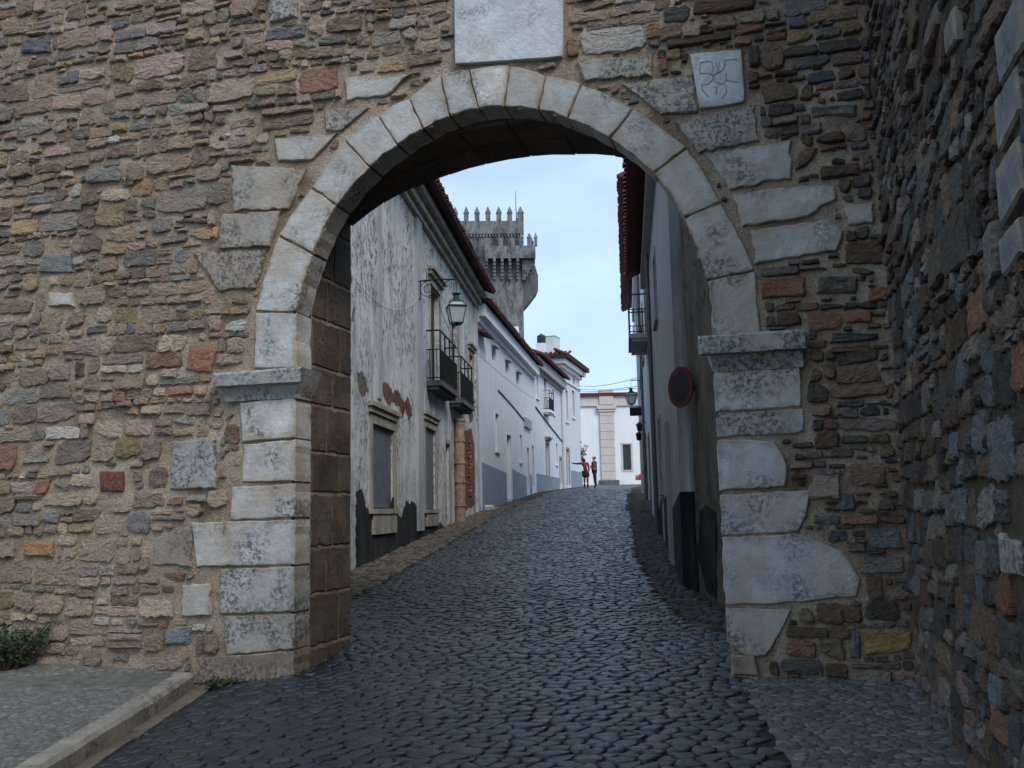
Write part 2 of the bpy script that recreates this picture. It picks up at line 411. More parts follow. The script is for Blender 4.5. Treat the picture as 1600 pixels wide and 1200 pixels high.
def fill_gaps(stones, u0, u1, z0, z1, blocked, mixf, want, tint, tries):
    """small pinning stones pushed into the wide mortar joints"""
    g_ = .02; occ = set()
    def mark(ol):
        a0, a1 = min(p[0] for p in ol), max(p[0] for p in ol); b0, b1 = min(p[1] for p in ol), max(p[1] for p in ol)
        for i in range(int(a0 // g_), int(a1 // g_) + 1):
            for j in range(int(b0 // g_), int(b1 // g_) + 1):
                if inpoly(((i + .5) * g_, (j + .5) * g_), ol): occ.add((i, j))
    for ol, _ in stones: mark(ol)
    for _ in range(tries):
        u, z = rng.uniform(u0, u1), rng.uniform(z0, z1)
        if (int(u // g_), int(z // g_)) in occ or rng.random() > want(u, z) or blocked((u, z)): continue
        for sc in (1, .65, .42):
            w_, h_ = rng.uniform(.10, .30) * sc, rng.uniform(.06, .12) * sc
            ol = outline(u - w_ / 2, u + w_ / 2, z - h_ / 2, z + h_ / 2)
            if any((int(p[0] // g_), int(p[1] // g_)) in occ or blocked(p) for p in ol): continue
            k = 3
            if any((int((u + (i / k - .5) * w_) // g_), int((z + (j / k - .5) * h_) // g_)) in occ for i in range(k + 1) for j in range(k + 1)): continue
            mark(ol); stones.append((ol, pick(mixf(u, z), tint))); break

def screen_size(F, ol):
    cu = sum(p[0] for p in ol) / len(ol); cz = sum(p[1] for p in ol) / len(ol)
    q = project(F.P(cu, cz))
    if q is None or not (-5 < q[0] < 1605 and -5 < q[1] < 1205): return 0
    P = [project(F.P(*p)) for p in ol]
    if any(p is None for p in P): return 0
    return abs(sum(P[i][0] * P[(i + 1) % len(P)][1] - P[(i + 1) % len(P)][0] * P[i][1] for i in range(len(P)))) / 2

def lay(F, stones, parent, hfun, name='stone', rest='small_stones', top=300, matn='rubble'):
    order = sorted(range(len(stones)), key=lambda i: -screen_size(F, stones[i][0])); big = set(order[:top]); mb = MB()
    for i, (ol, col) in enumerate(stones):
        cu = sum(p[0] for p in ol) / len(ol); h = hfun(cu, ol)
        if i in big:
            o = MB(); stone_mesh(o, F, ol, h, col); o.build(name, matn, parent)
        else: stone_mesh(mb, F, ol, h, col)
    if mb.v: mb.build(rest, matn, parent, kind='stuff')

def block(mb, F, poly, h=.015, back=-.05, col=(1, 1, 1), step=.07, rag=.004, bev=.010, smear=1.0):
    """dressed block: polygon face with slightly ragged arrises"""
    area = sum(poly[i][0] * poly[(i + 1) % len(poly)][1] - poly[(i + 1) % len(poly)][0] * poly[i][1] for i in range(len(poly)))
    if area < 0: poly = poly[::-1]
    ol = []
    for i in range(len(poly)):
        a = V(poly[i]).to_2d() if len(poly[i]) == 3 else V((poly[i][0], poly[i][1])); b_ = V((poly[(i + 1) % len(poly)][0], poly[(i + 1) % len(poly)][1]))
        k = max(1, int((b_ - a).length / step)); nn = V((b_.y - a.y, a.x - b_.x)); nn = nn / max(nn.length, 1e-6)
        for j in range(k):
            p = a + (b_ - a) * (j / k)
            if j == 0: p = p + ((V((sum(q[0] for q in poly) / len(poly), sum(q[1] for q in poly) / len(poly))) - p).normalized()) * rng.uniform(.004, .014)
            else: p = p - nn * min(.03, abs(rng.gauss(0, rag)) * min(1, (b_ - a).length / .25))
            ol.append((p.x, p.y))
    n = len(ol); cu = sum(p[0] for p in ol) / n; cz = sum(p[1] for p in ol) / n
    hw = max(abs(p[0] - cu) for p in ol); hh = max(abs(p[1] - cz) for p in ol)
    vs = []
    cs = []
    for ri, (ins, dd) in enumerate(((0, back), (0, h - bev), (bev, h), (bev + .05, h))):
        for (u, z) in ol:
            i_ = ins * (1 if ri < 3 else rng.uniform(.5, 1.3)); fu = max(.3, 1 - i_ / hw); fz = max(.3, 1 - i_ / hh)
            vs.append(F.P(cu + (u - cu) * fu, cz + (z - cz) * fz, dd))
            w_ = (rng.uniform(.0, .95) if ri in (1, 2) else 0) * smear      # mortar smeared over the arrises
            cs.append(tuple(x * (1 - w_) + y * w_ for x, y in zip(col, (.62, .50, .37))))
    fs = [(r_ * n + i, r_ * n + (i + 1) % n, (r_ + 1) * n + (i + 1) % n, (r_ + 1) * n + i) for r_ in range(3) for i in range(n)]
    fs += [tuple(range(3 * n, 4 * n)), tuple(range(n))[::-1]]
    b0 = len(mb.v); mb.v += [tuple(v) for v in vs]; mb.f += [tuple(b0 + i for i in f) for f in fs]; mb.c += cs
    return mb

# ------------------------------------------------------------------ ground and paving
xs = [-220, -60, -20, -8, 8, 20, 60, 220]; ys = [-60, -6, 0, 4, 8, 20, 32, 45, 60, 80, 160, 400]
mb = MB(); vs = [(x, y, ground(y) - .3 + (0 if y < 90 else -3)) for y in ys for x in xs]; nx = len(xs)
mb.add(vs, [(j * nx + i, j * nx + i + 1, (j + 1) * nx + i + 1, (j + 1) * nx + i) for j in range(len(ys) - 1) for i in range(nx - 1)])
struct(mb.build('ground', 'earth'))

HOUSE_L = [(8.2, -2.7), (10, -3.05), (30.2, -1.11), (44.3, 1.0), (53.2, 2.75), (58.5, 4.15), (75, 4.3)]
HOUSE_R = [(8.2, 2.3), (12.4, 2.15), (41.4, 5.52), (50, 6.5), (75, 12)]
ROAD_L = [(-3, -2.74), (8.35, -2.74), (8.4, -2.0), (9.2, -1.75), (12, -2.05), (15, -1.75), (30.2, -.35), (44.3, 1.6), (58.5, 4.5), (75, 4.6)]
ROAD_R = [(-3, .75), (5.2, 1.36), (6.9, 1.56), (7.2, 1.66), (8.3, 2.0), (8.9, 2.05), (9.6, 1.7), (12, 1.75), (16, 2.0), (25, 3.0), (41.4, 4.95), (50, 6.0), (75, 11)]
def strip(name, L_, R_, y0, y1, dz, matn, step=1.0, cols=8, zf=None):
    mb = MB(); vs = []; n = int((y1 - y0) / step) + 1
    for i in range(n + 1):
        y = y0 + (y1 - y0) * i / n
        for k in range(cols + 1):
            x = L_(y) + (R_(y) - L_(y)) * k / cols; vs.append((x, y, (zf(x, y) if zf else ground(y, x)) + dz))
    q = cols + 1
    mb.add(vs, [(q * i + k, q * i + k + 1, q * (i + 1) + k + 1, q * (i + 1) + k) for i in range(n) for k in range(cols)])
    return struct(mb.build(name, matn, smooth=True))
road = strip('road', lambda y: lerp(ROAD_L, y) - .05, lambda y: lerp(ROAD_R, y) + .05, -3, 48, -.010, 'grit', .5)
far_road = strip('far_road', lambda y: lerp(ROAD_L, y) - .3, lambda y: lerp(ROAD_R, y) + .3, 47.9, 76, -.012, 'far_cobble')

def voro(seeds, reach):
    """convex cells of jittered seeds, clipped against their neighbours"""
    grid = {}
    for i, (x, y) in enumerate(seeds): grid.setdefault((int(x // reach), int(y // reach)), []).append(i)
    out = []
    for i, (x, y) in enumerate(seeds):
        gx_, gy_ = int(x // reach), int(y // reach); nb = []
        for a in (-1, 0, 1):
            for b_ in (-1, 0, 1):
                for j in grid.get((gx_ + a, gy_ + b_), ()):
                    if j != i: q = seeds[j]; nb.append(((q[0] - x) ** 2 + (q[1] - y) ** 2, q))
        nb.sort(); r_ = reach * .62; P = [(x - r_, y - r_), (x + r_, y - r_), (x + r_, y + r_), (x - r_, y + r_)]
        for d2, q in nb[:14]:
            if d2 > 4 * max((p[0] - x) ** 2 + (p[1] - y) ** 2 for p in P): break
            mx_, my_ = (x + q[0]) / 2, (y + q[1]) / 2; nx_, ny_ = q[0] - x, q[1] - y; O = []
            D = [(p[0] - mx_) * nx_ + (p[1] - my_) * ny_ for p in P]
            for k in range(len(P)):
                l_ = (k + 1) % len(P)
                if D[k] <= 0: O.append(P[k])
                if (D[k] < 0) != (D[l_] < 0) and abs(D[k] - D[l_]) > 1e-12:
                    t_ = D[k] / (D[k] - D[l_]); O.append((P[k][0] + (P[l_][0] - P[k][0]) * t_, P[k][1] + (P[l_][1] - P[k][1]) * t_))
            P = O
            if len(P) < 3: break
        out.append(P)
    return out

def cobbles(parent, L_, R_, y0, y1, sx, sy, colf, dz, matn, dome=.014, top=300, rest='small_cobbles', name='cobble', gapw=.006, growth=0.0, zf=None, hj=.006, tj=.09, drop=.09):
    """setts laid in rough rows on the slope"""
    zf = zf or (lambda x, y: ground(y, x)); seeds = []; y = y0; row = 0; asp = sx / sy
    while y < y1:
        s = 1 + growth * max(0, y - y0); step = sx * s; x0 = L_(y) - .3; n = int((R_(y) + .3 - x0) / step) + 2
        for i in range(n):
            x = x0 + (i + .5 * (row % 2)) * step + jit(step * .33); yy = y + jit(sy * s * .30) + .03 * math.sin(x * 2.3 + y * 1.7)
            if rng.random() > drop: seeds.append((x, yy * asp))
        y += sy * s; row += 1
    smax = (1 + growth * (y1 - y0)); cells = []
    for (sx_, sy_), P in zip(seeds, voro(seeds, sx * smax * 1.55)):
        if len(P) < 3: continue
        P = [(p[0], p[1] / asp) for p in P]; cx = sum(p[0] for p in P) / len(P); cy = sum(p[1] for p in P) / len(P)
        if cx < L_(cy) + .01 or cx > R_(cy) - .01 or cy < y0 + sy or cy > y1 - sy: continue
        cells.append((P, cx, cy, 1 + growth * max(0, cy - y0)))
    def sz(c_):
        q = project(V((c_[1], c_[2], ground(c_[2]))))
        if q is None or not (-10 < q[0] < 1610 and q[1] < 1215): return 1e9
        return c_[2]
    order = sorted(range(len(cells)), key=lambda i: sz(cells[i])); big = set(order[:top]); rest_mb = MB()
    for idx, (P, cx, cy, s) in enumerate(cells):
        # round the corners a little: cut each
        Q = []; m_ = len(P)
        for k in range(m_):
            a, b_, c_ = P[k - 1], P[k], P[(k + 1) % m_]
            if math.hypot(a[0] - b_[0], a[1] - b_[1]) > .022: Q.append((b_[0] + (a[0] - b_[0]) * .22, b_[1] + (a[1] - b_[1]) * .22))
            if math.hypot(c_[0] - b_[0], c_[1] - b_[1]) > .022: Q.append((b_[0] + (c_[0] - b_[0]) * .22, b_[1] + (c_[1] - b_[1]) * .22))
        if len(Q) < 4: continue
        m_ = len(Q); col = colf(cx, cy); hgt = jit(hj); tx, ty = jit(tj), jit(tj); vs = []; cs = []
        for ins, dd in ((gapw, -.05), (gapw * 1.2, 0), (gapw * 1.2 + .016 * s, dome * .85)):
            for (x, y_) in Q:
                r_ = math.hypot(x - cx, y_ - cy); f = max(.3, 1 - ins * 1.15 / max(r_, .02)); X = cx + (x - cx) * f; Y = cy + (y_ - cy) * f
                vs.append((X, Y, zf(X, Y) + dz + dd + hgt + ((X - cx) * tx + (Y - cy) * ty if dd > -.01 else 0) + (jit(.003) if dd > -.01 else 0)))
        vs.append((cx, cy, zf(cx, cy) + dz + dome + hgt + jit(.003)))
        fs = [(r_ * m_ + i, r_ * m_ + (i + 1) % m_, (r_ + 1) * m_ + (i + 1) % m_, (r_ + 1) * m_ + i) for r_ in range(2) for i in range(m_)] + [(2 * m_ + i, 2 * m_ + (i + 1) % m_, 3 * m_) for i in range(m_)]
        if idx in big: MB().add(vs, fs, col).build(name, matn, parent, smooth=True)
        else: rest_mb.add(vs, fs, col)
    if rest_mb.v: rest_mb.build(rest, matn, parent, smooth=True, kind='stuff')
    return len(cells)
def road_col(x, y):
    k = rng.uniform(.5, 1.25); r_ = rng.random()
    if r_ < .06: return (.055 * k, .05 * k, .045 * k)
    if r_ < .30: return (.027 * k, .032 * k, .034 * k)
    return (.020 * k, .027 * k, .039 * k)
cobbles(road, lambda y: lerp(ROAD_L, y), lambda y: lerp(ROAD_R, y), 2.6, 48, .125, .10, road_col, 0, 'basalt', dome=.0035, growth=.014, gapw=.0035, hj=.005, tj=.07)
# ------------------------------------------------------------------ the gate wall
A16 = R(16)
W = Fr((0, 7.6), (math.cos(A16), -math.sin(A16)))
UC = 2.86                                    # inner corner with the side wall
gate = thing('gate_wall', 'weathered rubble stone town wall pierced by a pale round arched gateway', 'wall', W.P(-.16, .3))
def wp(pts): return [W.uv(x, y) for x, y in pts]
# joints of the arch ring: (outer, inner) ends, from the left springing over the top to the right one
JO = [((397, 577), (464, 576)), ((399, 487), (463, 489)), ((436, 368), (491, 398)), ((488, 294), (528, 322)), ((539, 219), (580, 263)), ((591, 181), (623, 229)), ((640, 154), (663, 204)),
      ((689, 118), (704, 184)), ((733, 109), (749, 172)), ((797, 103), (788, 169)), ((854, 119), (841, 174)), ((909, 132), (887, 187)), ((990, 171), (953, 218)),
      ((1074, 231), (1022, 272)), ((1127, 317), (1069, 341)), ((1181, 424), (1104, 439)), ((1190, 523), (1112, 527))]
JU = [(W.uv(*a), W.uv(*b)) for a, b in JO]
UL, UR = -1.905, 1.578
front_open = [(UL, -.5)] + [(UL, JU[0][1][1])] + [j[1] for j in JU[1:-1]] + [(UR, JU[-1][1][1]), (UR, -.5)]
def arc_out(a, b, bulge):
    m_ = ((a[0] + b[0]) / 2, (a[1] + b[1]) / 2); c_ = (-.16, 3.1); l = math.hypot(m_[0] - c_[0], m_[1] - c_[1])
    return (m_[0] + (m_[0] - c_[0]) / l * bulge, m_[1] + (m_[1] - c_[1]) / l * bulge)
excl = []
tone = [(.9, .93, .96), (1, 1, 1.02), (.98, .97, .95), (.80, .82, .85), (.84, .87, .90), (.95, .96, .98), (.86, .88, .90), (.80, .83, .86), (1.12, 1.10, 1.12), (.74, .75, .78), (.80, .84, .86), (.78, .82, .85), (.82, .83, .84), (.88, .84, .80), (.83, .81, .78), (.90, .84, .79), (1.1, 1.08, 1.08)]
for i in range(len(JU) - 1):
    (o0, i0), (o1, i1) = JU[i], JU[i + 1]
    if i == 0: i0 = (UL, i0[1]); i1 = (UL - .005, i1[1])
    s_ = .0035
    poly = [i0, arc_out(i0, i1, .012 if i else 0), i1, o1, arc_out(o0, o1, .015 if 0 < i < 15 else 0), o0]
    cx = sum(p[0] for p in poly) / 6; cz = sum(p[1] for p in poly) / 6
    poly = [(p[0] + (cx - p[0]) * .012, p[1] + (cz - p[1]) * .012) for p in poly]
    excl.append(poly)
    k = tone[i]
    block(MB(), W, poly, .02 + rng.uniform(-.004, .008), -.25, k, .06, .005).build('voussoir', 'ashlar', gate)
# dressed blocks of the jambs (their sides form the reveal) and around the arch
JAMB = [[(378, 631), (464, 623), (464, 682), (381, 689)], [(383, 697), (464, 688), (464, 750), (380, 752)], [(365, 763), (464, 757), (464, 806), (362, 811)],
        [(302, 818), (464, 814), (464, 880), (310, 884)], [(347, 891), (464, 887), (464, 954), (346, 958)], [(352, 965), (464, 961), (464, 1012), (355, 1022)], [(302, 1030), (380, 1025), (462, 1018), (462, 1062), (305, 1066)],
        [(1116, 581), (1249, 574), (1251, 634), (1119, 642)], [(1121, 649), (1254, 641), (1256, 671), (1240, 676), (1126, 682)], [(1124, 689), (1208, 690), (1229, 724), (1225, 758), (1128, 766)],
        [(1129, 775), (1265, 768), (1258, 805), (1245, 830), (1133, 835)], [(1134, 841), (1249, 836), (1316, 864), (1343, 901), (1338, 929), (1229, 941), (1136, 943)], [(1129, 952), (1235, 954), (1226, 978), (1195, 1023), (1165, 1023), (1138, 1000)]]
JT = [(1.08, 1.08, 1.1), (1, 1, 1.02), (1, .98, .98), (.95, .94, .96), (.92, .93, .92), (.85, .8, .74), (.50, .40, .30), (1.0, 1.03, 1.06), (.85, .84, .82), (.96, .97, 1.0), (.92, .93, .97), (.90, .88, .90), (.88, .84, .82)]
for i, px in enumerate(JAMB):
    p = wp(px)
    p = [(UL if a < UL + .05 and a > UL - .06 else a, b_) for a, b_ in p] if i < 7 else [(UR if a < UR + .07 else a, b_) for a, b_ in p]
    mz = sum(q[1] for q in p) / len(p); mu = sum(q[0] for q in p) / len(p)
    p = [(q[0] + (0 if (q[0] in (UL, UR)) else math.copysign(.012, q[0] - mu)), q[1] + math.copysign(.013, q[1] - mz)) for q in p]
    excl.append(p); block(MB(), W, p, .02 + rng.uniform(-.004, .008), -.25, JT[i], .06, .006).build('quoin', 'ashlar_lichen' if i in (4, 5, 6, 8) else 'ashlar', gate)
# bottom of the right jamb, below the last dressed block
for z0, z1, w_ in ((.18, .345, .30), (.35, .50, .22)): p = [(UR + .03, z0), (UR + w_, z0), (UR + w_ - .02, z1), (UR + .02, z1)]; excl.append(p); block(MB(), W, p, .02, -.25, (.32, .25, .17), .05, .01).build('quoin', 'ashlar', gate)
ASH = [([(364, 260), (479, 267), (452, 327), (368, 331)], (.74, .68, .62)), ([(349, 337), (439, 332), (422, 385), (344, 388)], (.70, .66, .62)), ([(305, 396), (418, 392), (400, 450), (345, 455)], (.66, .60, .54)),
       ([(431, 219), (529, 210), (488, 250), (437, 251)], (.78, .76, .74)), ([(510, 172), (577, 171), (534, 205), (511, 204)], (.74, .72, .70)), ([(540, 124), (643, 119), (604, 150), (543, 158)], (.82, .81, .80)),
       ([(272, 691), (338, 688), (338, 762), (268, 764)], (.72, .75, .76)), ([(287, 915), (330, 913), (331, 960), (286, 961)], (.86, .84, .82)), ([(420, -14), (465, -14), (465, 28), (424, 34)], (.72, .77, .80)), ([(79, 458), (116, 460), (116, 478), (78, 477)], (.95, .95, .96)),
       ([(302, 820), (300, 884), (240, 880), (245, 842)], (.55, .48, .40)),
       ([(902, 98), (1018, 88), (1018, 120), (914, 126)], (.76, .74, .70)), ([(973, 134), (1083, 119), (1089, 174), (1035, 179)], (.76, .72, .68)), ([(1056, 192), (1179, 166), (1186, 219), (1093, 240)], (.76, .71, .67)),
       ([(1103, 244), (1235, 222), (1236, 280), (1140, 296)], (.84, .82, .81)), ([(1147, 305), (1248, 292), (1302, 294), (1305, 310), (1262, 338), (1160, 354)], (.86, .84, .83)), ([(1174, 363), (1295, 345), (1317, 364), (1305, 391), (1181, 411)], (.86, .85, .85)),
       ([(1322, 322), (1363, 319), (1363, 348), (1326, 351)], (.80, .80, .80))]
for px, k in ASH:
    p = grow(wp(px), .012); excl.append(p); block(MB(), W, p, .022 + rng.uniform(0, .008), -.05, k, .05, .012).build('ashlar_block', 'ashlar_lichen' if k[0] < .775 else 'ashlar', gate)
p = wp([(157, 736), (195, 735), (195, 768), (158, 769)]); excl.append(p); block(MB(), W, p, .026, -.04, (1.5, .62, .42)).build('brick', 'reveal', gate)
# single stones, and a black one painting a hole's dark, that stand out in the photograph
def quad_outline(q):
    o = []
    for i in range(4):
        p0, p1 = q[i], q[(i + 1) % 4]
        for s in range(4): f = s / 4; o.append((p0[0] + (p1[0] - p0[0]) * f + jit(.008), p0[1] + (p1[1] - p0[1]) * f + jit(.006)))
    return o
for px, colr in (([(40, 868), (86, 870), (85, 846), (38, 846)], (.31, .185, .095)), ([(292, 578), (332, 582), (340, 548), (298, 540)], (.33, .14, .09)), ([(1274, 460), (1338, 458), (1340, 432), (1280, 433)], (.05, .055, .065)), ([(1190, 467), (1258, 463), (1258, 434), (1190, 438)], (.24, .10, .055)),
                 ([(1352, 1022), (1420, 1013), (1426, 985), (1350, 990)], (.36, .20, .07)), ([(120, 589), (132, 588), (131, 566), (121, 566)], (.03, .03, .03)), ([(36, 84), (80, 82), (78, 60), (38, 60)], (.10, .115, .14)), ([(1270, 184), (1336, 182), (1338, 164), (1268, 168)], (.10, .115, .12)), ([(260, 1008), (298, 1004), (300, 978), (262, 984)], (.20, .225, .24)), ([(62, 425), (115, 426), (112, 396), (70, 398)], (.17, .20, .21)),
                 ([(155, 556), (100, 550), (112, 532), (150, 530)], (.30, .20, .19)), ([(1316, 742), (1272, 740), (1280, 734), (1312, 735)][::-1], (.3, .22, .2)), ([(1262, 778), (1312, 780), (1310, 738), (1270, 742)], (.36, .26, .22)), ([(1300, 520), (1370, 522), (1372, 530), (1298, 536)][::-1], (.05, .06, .08)), ([(1345, 895), (1412, 893), (1410, 868), (1350, 870)], (.17, .17, .15))):
    q = wp(px)
    if sum(q[i][0] * q[(i + 1) % 4][1] - q[(i + 1) % 4][0] * q[i][1] for i in range(4)) < 0: q = q[::-1]
    excl.append(q); o = MB(); stone_mesh(o, W, quad_outline(q), .026, colr); o.build('stone', 'rubble', gate)
# inscription slab and shield
p = wp([(711, -90), (881, -100), (881, 92), (713, 104)]); excl.append(p)
block(MB(), W, p, .045, -.05, (1, 1, 1), .12, .001, .006).build('inscription_slab', 'marble', gate)['label'] = 'smooth pale marble slab with worn lettering over the arch'
p = wp([(1078, 86), (1159, 79), (1165, 162), (1093, 172)]); excl.append(p)
sh = block(MB(), W, p, .03, -.05, (.98, .97, .95), .08, .002, .006).build('shield_stone', 'marble', gate); sh['label'] = 'square pale stone carved with a cross of small shields'
cz = lambda x, y: W.uv(1040 + x / 6.665, 60 + y / 6.665)
mb = MB()
for ln in ([(470, 252), (360, 270), (362, 380), (450, 380), (497, 405), (488, 455), (435, 497), (378, 500), (386, 556), (450, 622)], [(482, 255), (497, 330), (480, 372)], [(750, 235), (622, 245), (613, 315), (585, 358)], [(625, 378), (636, 450), (600, 494)], [(640, 458), (762, 470)], [(632, 500), (635, 582), (582, 642)], [(525, 262), (548, 372), (560, 265)], [(497, 405), (535, 378), (585, 358)], [(500, 420), (520, 470), (600, 494)], [(530, 520), (528, 600)]):
    mb.tube([W.P(*cz(*q), .0305) for q in ln], .0042, 5)
mb.build('carving', 'carved_line', sh)
# worn lettering cut in the slab: short strokes too worn to read
# imposts
def impost(u0, u1, zt, zb, label, side):
    mb = MB(); h = zt - zb
    prof = [(-.25, zb - .14), (.035, zb - .14), (.075, zb - .03), (.075, zb), (.13, zb + .004), (.135, zt - .01), (.12, zt), (-.25, zt)]
    prof = [(-.25, zb - .12), (.03, zb - .12), (.04, zb - .08), (.08, zb - .01), (.135, zb + .003), (.14, zt - .02), (.125, zt), (-.25, zt)]
    n_ = 9; vs = []; e0 = .10 if side > 0 else .02; 
    us = [u0 + (u1 - u0) * i / n_ for i in range(n_ + 1)]
    for i, u in enumerate(us):
        for (d, z) in prof:
            uu = u; proj_ = max(0, d - .03)
            if i == 0: uu = u + (0 if z >= zb else (.05 if side > 0 else .09))
            if i == n_: uu = u - (0 if z >= zb else (.09 if side > 0 else .02))
            vs.append(W.P(uu, z + jit(.004), d + jit(.006)))
    k = len(prof); fs = [(i * k + j, i * k + (j + 1) % k, (i + 1) * k + (j + 1) % k, (i + 1) * k + j) for i in range(n_) for j in range(k)] + [tuple(range(k)), tuple(range(n_ * k, (n_ + 1) * k))[::-1]]
    mb.add(vs, fs, (.78, .80, .82)); o = mb.build('impost', 'ashlar_lichen', gate); return o
zl = JU[0][1][1]; zr = JU[-1][1][1]
impost(W.uv(347, 600)[0], UL + .10, zl - .01, zl - .135, '', 1); impost(UR - .09, W.uv(1258, 535)[0], zr - .005, zr - .15, '', -1)
excl.append([(W.uv(347, 600)[0], zl - .30), (UL, zl - .30), (UL, zl), (W.uv(347, 600)[0], zl)]); excl.append([(UR, zr - .30), (W.uv(1258, 535)[0], zr - .30), (W.uv(1258, 535)[0], zr), (UR, zr)])
# mortar beds: the wall's core, front and back skins with the opening left out
back_prof = [(-1.90, 4.36), (-1.56, 4.56), (-1.23, 4.68), (-.88, 4.77), (-.51, 4.83), (-.07, 4.85), (.36, 4.81), (.72, 4.75), (1.05, 4.64), (1.35, 4.50), (1.62, 4.33)]
back_open = [(-1.90, -.5)] + back_prof + [(1.62, -.5)]
ring_px = grow(front_open, .02)
def core_skin(mb, d, op, u0, u1, z0, z1, s, amp):
    nu = int((u1 - u0) / s); nz_ = int((z1 - z0) / s); idx = {}; vs = []; fs = []
    def vid(i, j):
        if (i, j) not in idx:
            u = u0 + i * s; z = z0 + j * s; p = V((u * 3, z * 3, d)); idx[(i, j)] = len(vs)
            vs.append(W.P(u, z, d + amp * mnoise.noise(p) + amp * .6 * mnoise.noise(p * 3.1)))
        return idx[(i, j)]
    for i in range(nu):
        for j in range(nz_):
            if inpoly((u0 + (i + .5) * s, z0 + (j + .5) * s), op): continue
            q = (vid(i, j), vid(i + 1, j), vid(i + 1, j + 1), vid(i, j + 1)); fs.append(q if d > -.5 else q[::-1])
    mb.add(vs, fs)
ZT = 8.2
core = MB(); core_skin(core, -.002, ring_px, -9.0, UC + .45, -.2, ZT, .05, .016); core_skin(core, -1.06, grow(back_open, .1), -9.0, UC + .45, -.2, ZT, .12, .012)
core.add([W.P(-9, ZT - .06, .0), W.P(UC + .4, ZT - .06, .0), W.P(UC + .4, ZT - .06, -1.06), W.P(-9, ZT - .06, -1.06)], [(0, 1, 2, 3)])
core.add([W.P(-9, -.2, 0), W.P(-9, ZT, 0), W.P(-9, ZT, -1.06), W.P(-9, -.2, -1.06)], [(0, 1, 2, 3)])
core.build('mortar_bed', 'mortar', gate, smooth=True)
# inner reveal of the passage: courses of old blocks and a shallow vault behind the arch ring
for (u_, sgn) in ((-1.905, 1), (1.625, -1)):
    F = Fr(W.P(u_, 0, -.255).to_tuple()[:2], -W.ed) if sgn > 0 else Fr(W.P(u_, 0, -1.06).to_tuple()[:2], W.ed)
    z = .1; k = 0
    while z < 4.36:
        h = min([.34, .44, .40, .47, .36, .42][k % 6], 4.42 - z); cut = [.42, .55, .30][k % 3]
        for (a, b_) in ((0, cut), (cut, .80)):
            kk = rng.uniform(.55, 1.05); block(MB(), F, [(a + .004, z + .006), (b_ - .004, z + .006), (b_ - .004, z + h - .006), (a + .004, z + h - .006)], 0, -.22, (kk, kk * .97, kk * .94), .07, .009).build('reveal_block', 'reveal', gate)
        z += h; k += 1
        if h < .05: break
dense = []
for a, b_ in zip(back_prof, back_prof[1:]): dense += [a, ((a[0] + b_[0]) / 2, (a[1] + b_[1]) / 2 + .008)]
dense.append(back_prof[-1])
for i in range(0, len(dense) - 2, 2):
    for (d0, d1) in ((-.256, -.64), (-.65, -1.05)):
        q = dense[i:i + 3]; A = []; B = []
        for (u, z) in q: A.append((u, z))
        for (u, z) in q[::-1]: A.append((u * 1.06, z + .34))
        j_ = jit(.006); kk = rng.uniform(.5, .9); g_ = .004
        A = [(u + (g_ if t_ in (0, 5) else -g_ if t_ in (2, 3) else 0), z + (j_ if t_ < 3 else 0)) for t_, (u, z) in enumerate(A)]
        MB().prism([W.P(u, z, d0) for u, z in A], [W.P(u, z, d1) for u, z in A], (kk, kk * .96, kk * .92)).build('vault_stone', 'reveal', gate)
# rubble facing
gx = [grow(p, .012) for p in excl]; bb = [(min(q[0] for q in p), max(q[0] for q in p), min(q[1] for q in p), max(q[1] for q in p)) for p in gx]
fo = grow(front_open, .03)
def blocked(p):
    if p[0] > UC - .01 or p[1] < -.1: return True
    for P_, b_ in zip(gx, bb):
        if b_[0] <= p[0] <= b_[1] and b_[2] <= p[1] <= b_[3] and inpoly(p, P_): return True
    return inpoly(p, fo)
def low(u, z): return (3.6 - z) * .35 + (u + 3.0) * .22
def loose(u, z): return .4 * max(0, min(1, .35 + low(u, z))) if u < 1 else 0
def mixf(u, z):
    if u > 1.0 and z < 5.2: return MIX_RIGHT_SHADED
    return MIX_MIDLEFT if low(u, z) + jit(.25) > 0 and u < 1 else MIX_TOPLEFT
st = rubble(-8.6, .2, .0, ZT, blocked, mixf, hr=(.095, .19), skip=.015, loose=loose, gap=(-.004, .005), tint=(.28, .212, .165))
st += rubble(.2, UC, .1, ZT, blocked, mixf, hr=(.085, .17), ar=(1.2, 3.2), skip=.015, gap=(-.005, .004), tint=(.145, .105, .08))  # tint also darkened for the shade on this side
fill_gaps(st, -6.8, .9, .1, 6.9, blocked, mixf, lambda u, z: .25 if low(u, z) > -.2 else .9, (.29, .22, .16), 9000)
fill_gaps(st, .9, UC, .1, 6.2, blocked, mixf, lambda u, z: 1, (.16, .115, .08), 7000)
def hf(u, ol):
    s = math.sqrt(max(q[0] for q in ol) - min(q[0] for q in ol)); return rng.uniform(.010, .024) + (.012 if rng.random() < .25 else 0) + (.012 if u > 1.5 else 0) - .006 * loose(u, sum(q[1] for q in ol) / len(ol))
mid_u = lambda s: sum(q[0] for q in s[0]) / len(s[0])
lay(W, [s for s in st if mid_u(s) <= 1.05], gate, hf, top=190)
lay(W, [s for s in st if mid_u(s) > 1.05], gate, hf, top=90, matn='rubble_shaded')

